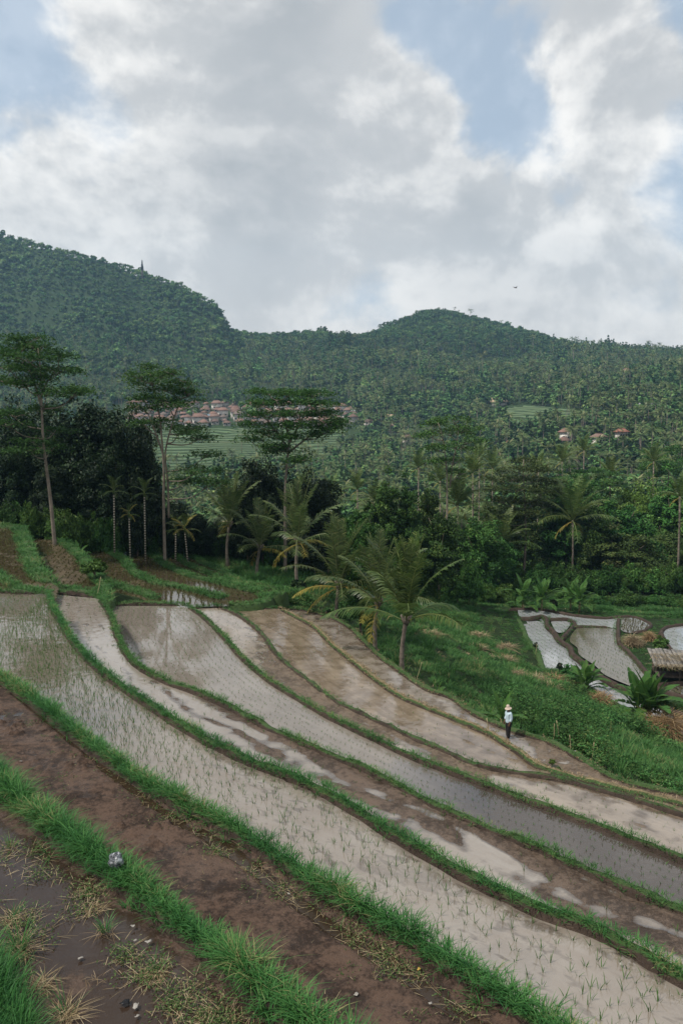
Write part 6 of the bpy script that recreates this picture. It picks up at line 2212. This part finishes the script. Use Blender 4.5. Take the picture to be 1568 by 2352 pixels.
# hat: crown and sloping brim turned from one profile
prof = np.array([(0, .175), (.05, .172), (.085, .15), (.10, .09), (.108, .045), (.15, .015), (.20, -.025), (.205, -.03), (.195, -.034), (.145, .005), (.10, .03)])
ph = np.linspace(0, 2 * math.pi, 20, endpoint=False)
V = np.stack([prof[:, None, 0] * np.cos(ph), prof[:, None, 0] * np.sin(ph), prof[:, None, 1] + 0 * ph], -1)
n, m_ = len(prof), 20
i, j = np.meshgrid(np.arange(n - 1), np.arange(m_), indexing='ij')
hat = MB().add(V.reshape(-1, 3), [np.stack([i * m_ + j, (i + 1) * m_ + j, (i + 1) * m_ + (j + 1) % m_, i * m_ + (j + 1) % m_], -1).reshape(-1, 4)]).build('hat', M['hat'], farmer, True)
hat.location = (-.035, 0, 1.575)
hat.rotation_euler = (0, R(-10), 0)
hat.scale = (.84, .84, .95)

# ------------------------------------------------------------------ a bird in the sky
q = PY(1183, 661, 110)
root = thing('bird', 'small dark bird flying before the clouds above the right hill', 'bird', q, R(40))
mb = MB()
mb.tube([(-.28, 0, -.02), (-.15, 0, 0), (.05, 0, .02), (.2, 0, .03), (.27, 0, .04), (.33, 0, .03)], [.03, .05, .075, .05, .045, .008], 8)
for s in (-1, 1):
    mb.add([(.10, s * .04, .03), (.02, s * .28, .16), (-.12, s * .52, .20), (-.12, s * .28, .12), (-.10, s * .04, .02), (.10, s * .04, .045), (.02, s * .28, .172), (-.12, s * .28, .13)], [np.array([[0, 1, 3, 4], [5, 6, 7, 4]]), np.array([[1, 2, 3], [6, 2, 7]])])
mb.add([(-.25, -.02, -.01), (-.25, .02, -.01), (-.42, .07, -.03), (-.42, -.07, -.03)], [np.array([[0, 1, 2, 3]])])
mb.build('body', M['char'], root, True)

# ------------------------------------------------------------------ thin unseen clouds, added above the frame to shade the fields and the right hill
cm, t = new_mat('thin_cloud')
t.n('ShaderNodeOutputMaterial', ins={'Surface': t.n('ShaderNodeMixShader', ins={0: CLOUD, 1: t.n('ShaderNodeBsdfTransparent').outputs[0], 2: t.n('ShaderNodeBsdfDiffuse', ins={'Color': (.9, .9, .9, 1)}).outputs[0]}).outputs[0]})


def cloud(gx_, gy_, alt, rx, ry, rz_, seed):
    c = np.array([gx_, gy_, 0]) + np.array(sd) * (alt / sd.z)
    n, m_ = 20, 40
    T_, P_ = np.meshgrid(np.linspace(0, math.pi, n), np.linspace(0, 2 * math.pi, m_, endpoint=False), indexing='ij')
    V = np.stack([np.sin(T_) * np.cos(P_), np.sin(T_) * np.sin(P_), np.cos(T_)], -1)
    nz = 1 + .6 * fbm(V[..., 0] * 1.5 + seed * 7, V[..., 1] * 1.5 + V[..., 2], 4, seed)
    V = V * nz[..., None] * np.array([rx, ry, rz_])
    V[..., 2] = np.maximum(V[..., 2], -.25 * rz_)
    i, j = np.meshgrid(np.arange(n - 1), np.arange(m_), indexing='ij')
    j2 = (j + 1) % m_
    o = MB().add(V.reshape(-1, 3), [np.stack([i * m_ + j, (i + 1) * m_ + j, (i + 1) * m_ + j2, i * m_ + j2], -1).reshape(-1, 4)]).build('cloud', cm, None, True)
    o.location = [float(k) for k in c]
    return struct(o, 'unseen thin cloud overhead, added to shade the land')


cloud(5, 8, 480, 150, 95, 26, 3)
cloud(150, 1080, 800, 190, 190, 35, 5)

# ------------------------------------------------------------------ haze
mb = MB().box((0, 765, 125), (2800, 1650, 410))
hm, t = new_mat('haze_air')
t.n('ShaderNodeOutputMaterial', ins={'Volume': t.n('ShaderNodeVolumePrincipled', ins={'Color': (.42, .72, 1.0, 1), 'Density': HAZE, 'Anisotropy': .2}).outputs[0]})
stuff(mb.build('haze', hm), 'thin bluish haze in the valley air')
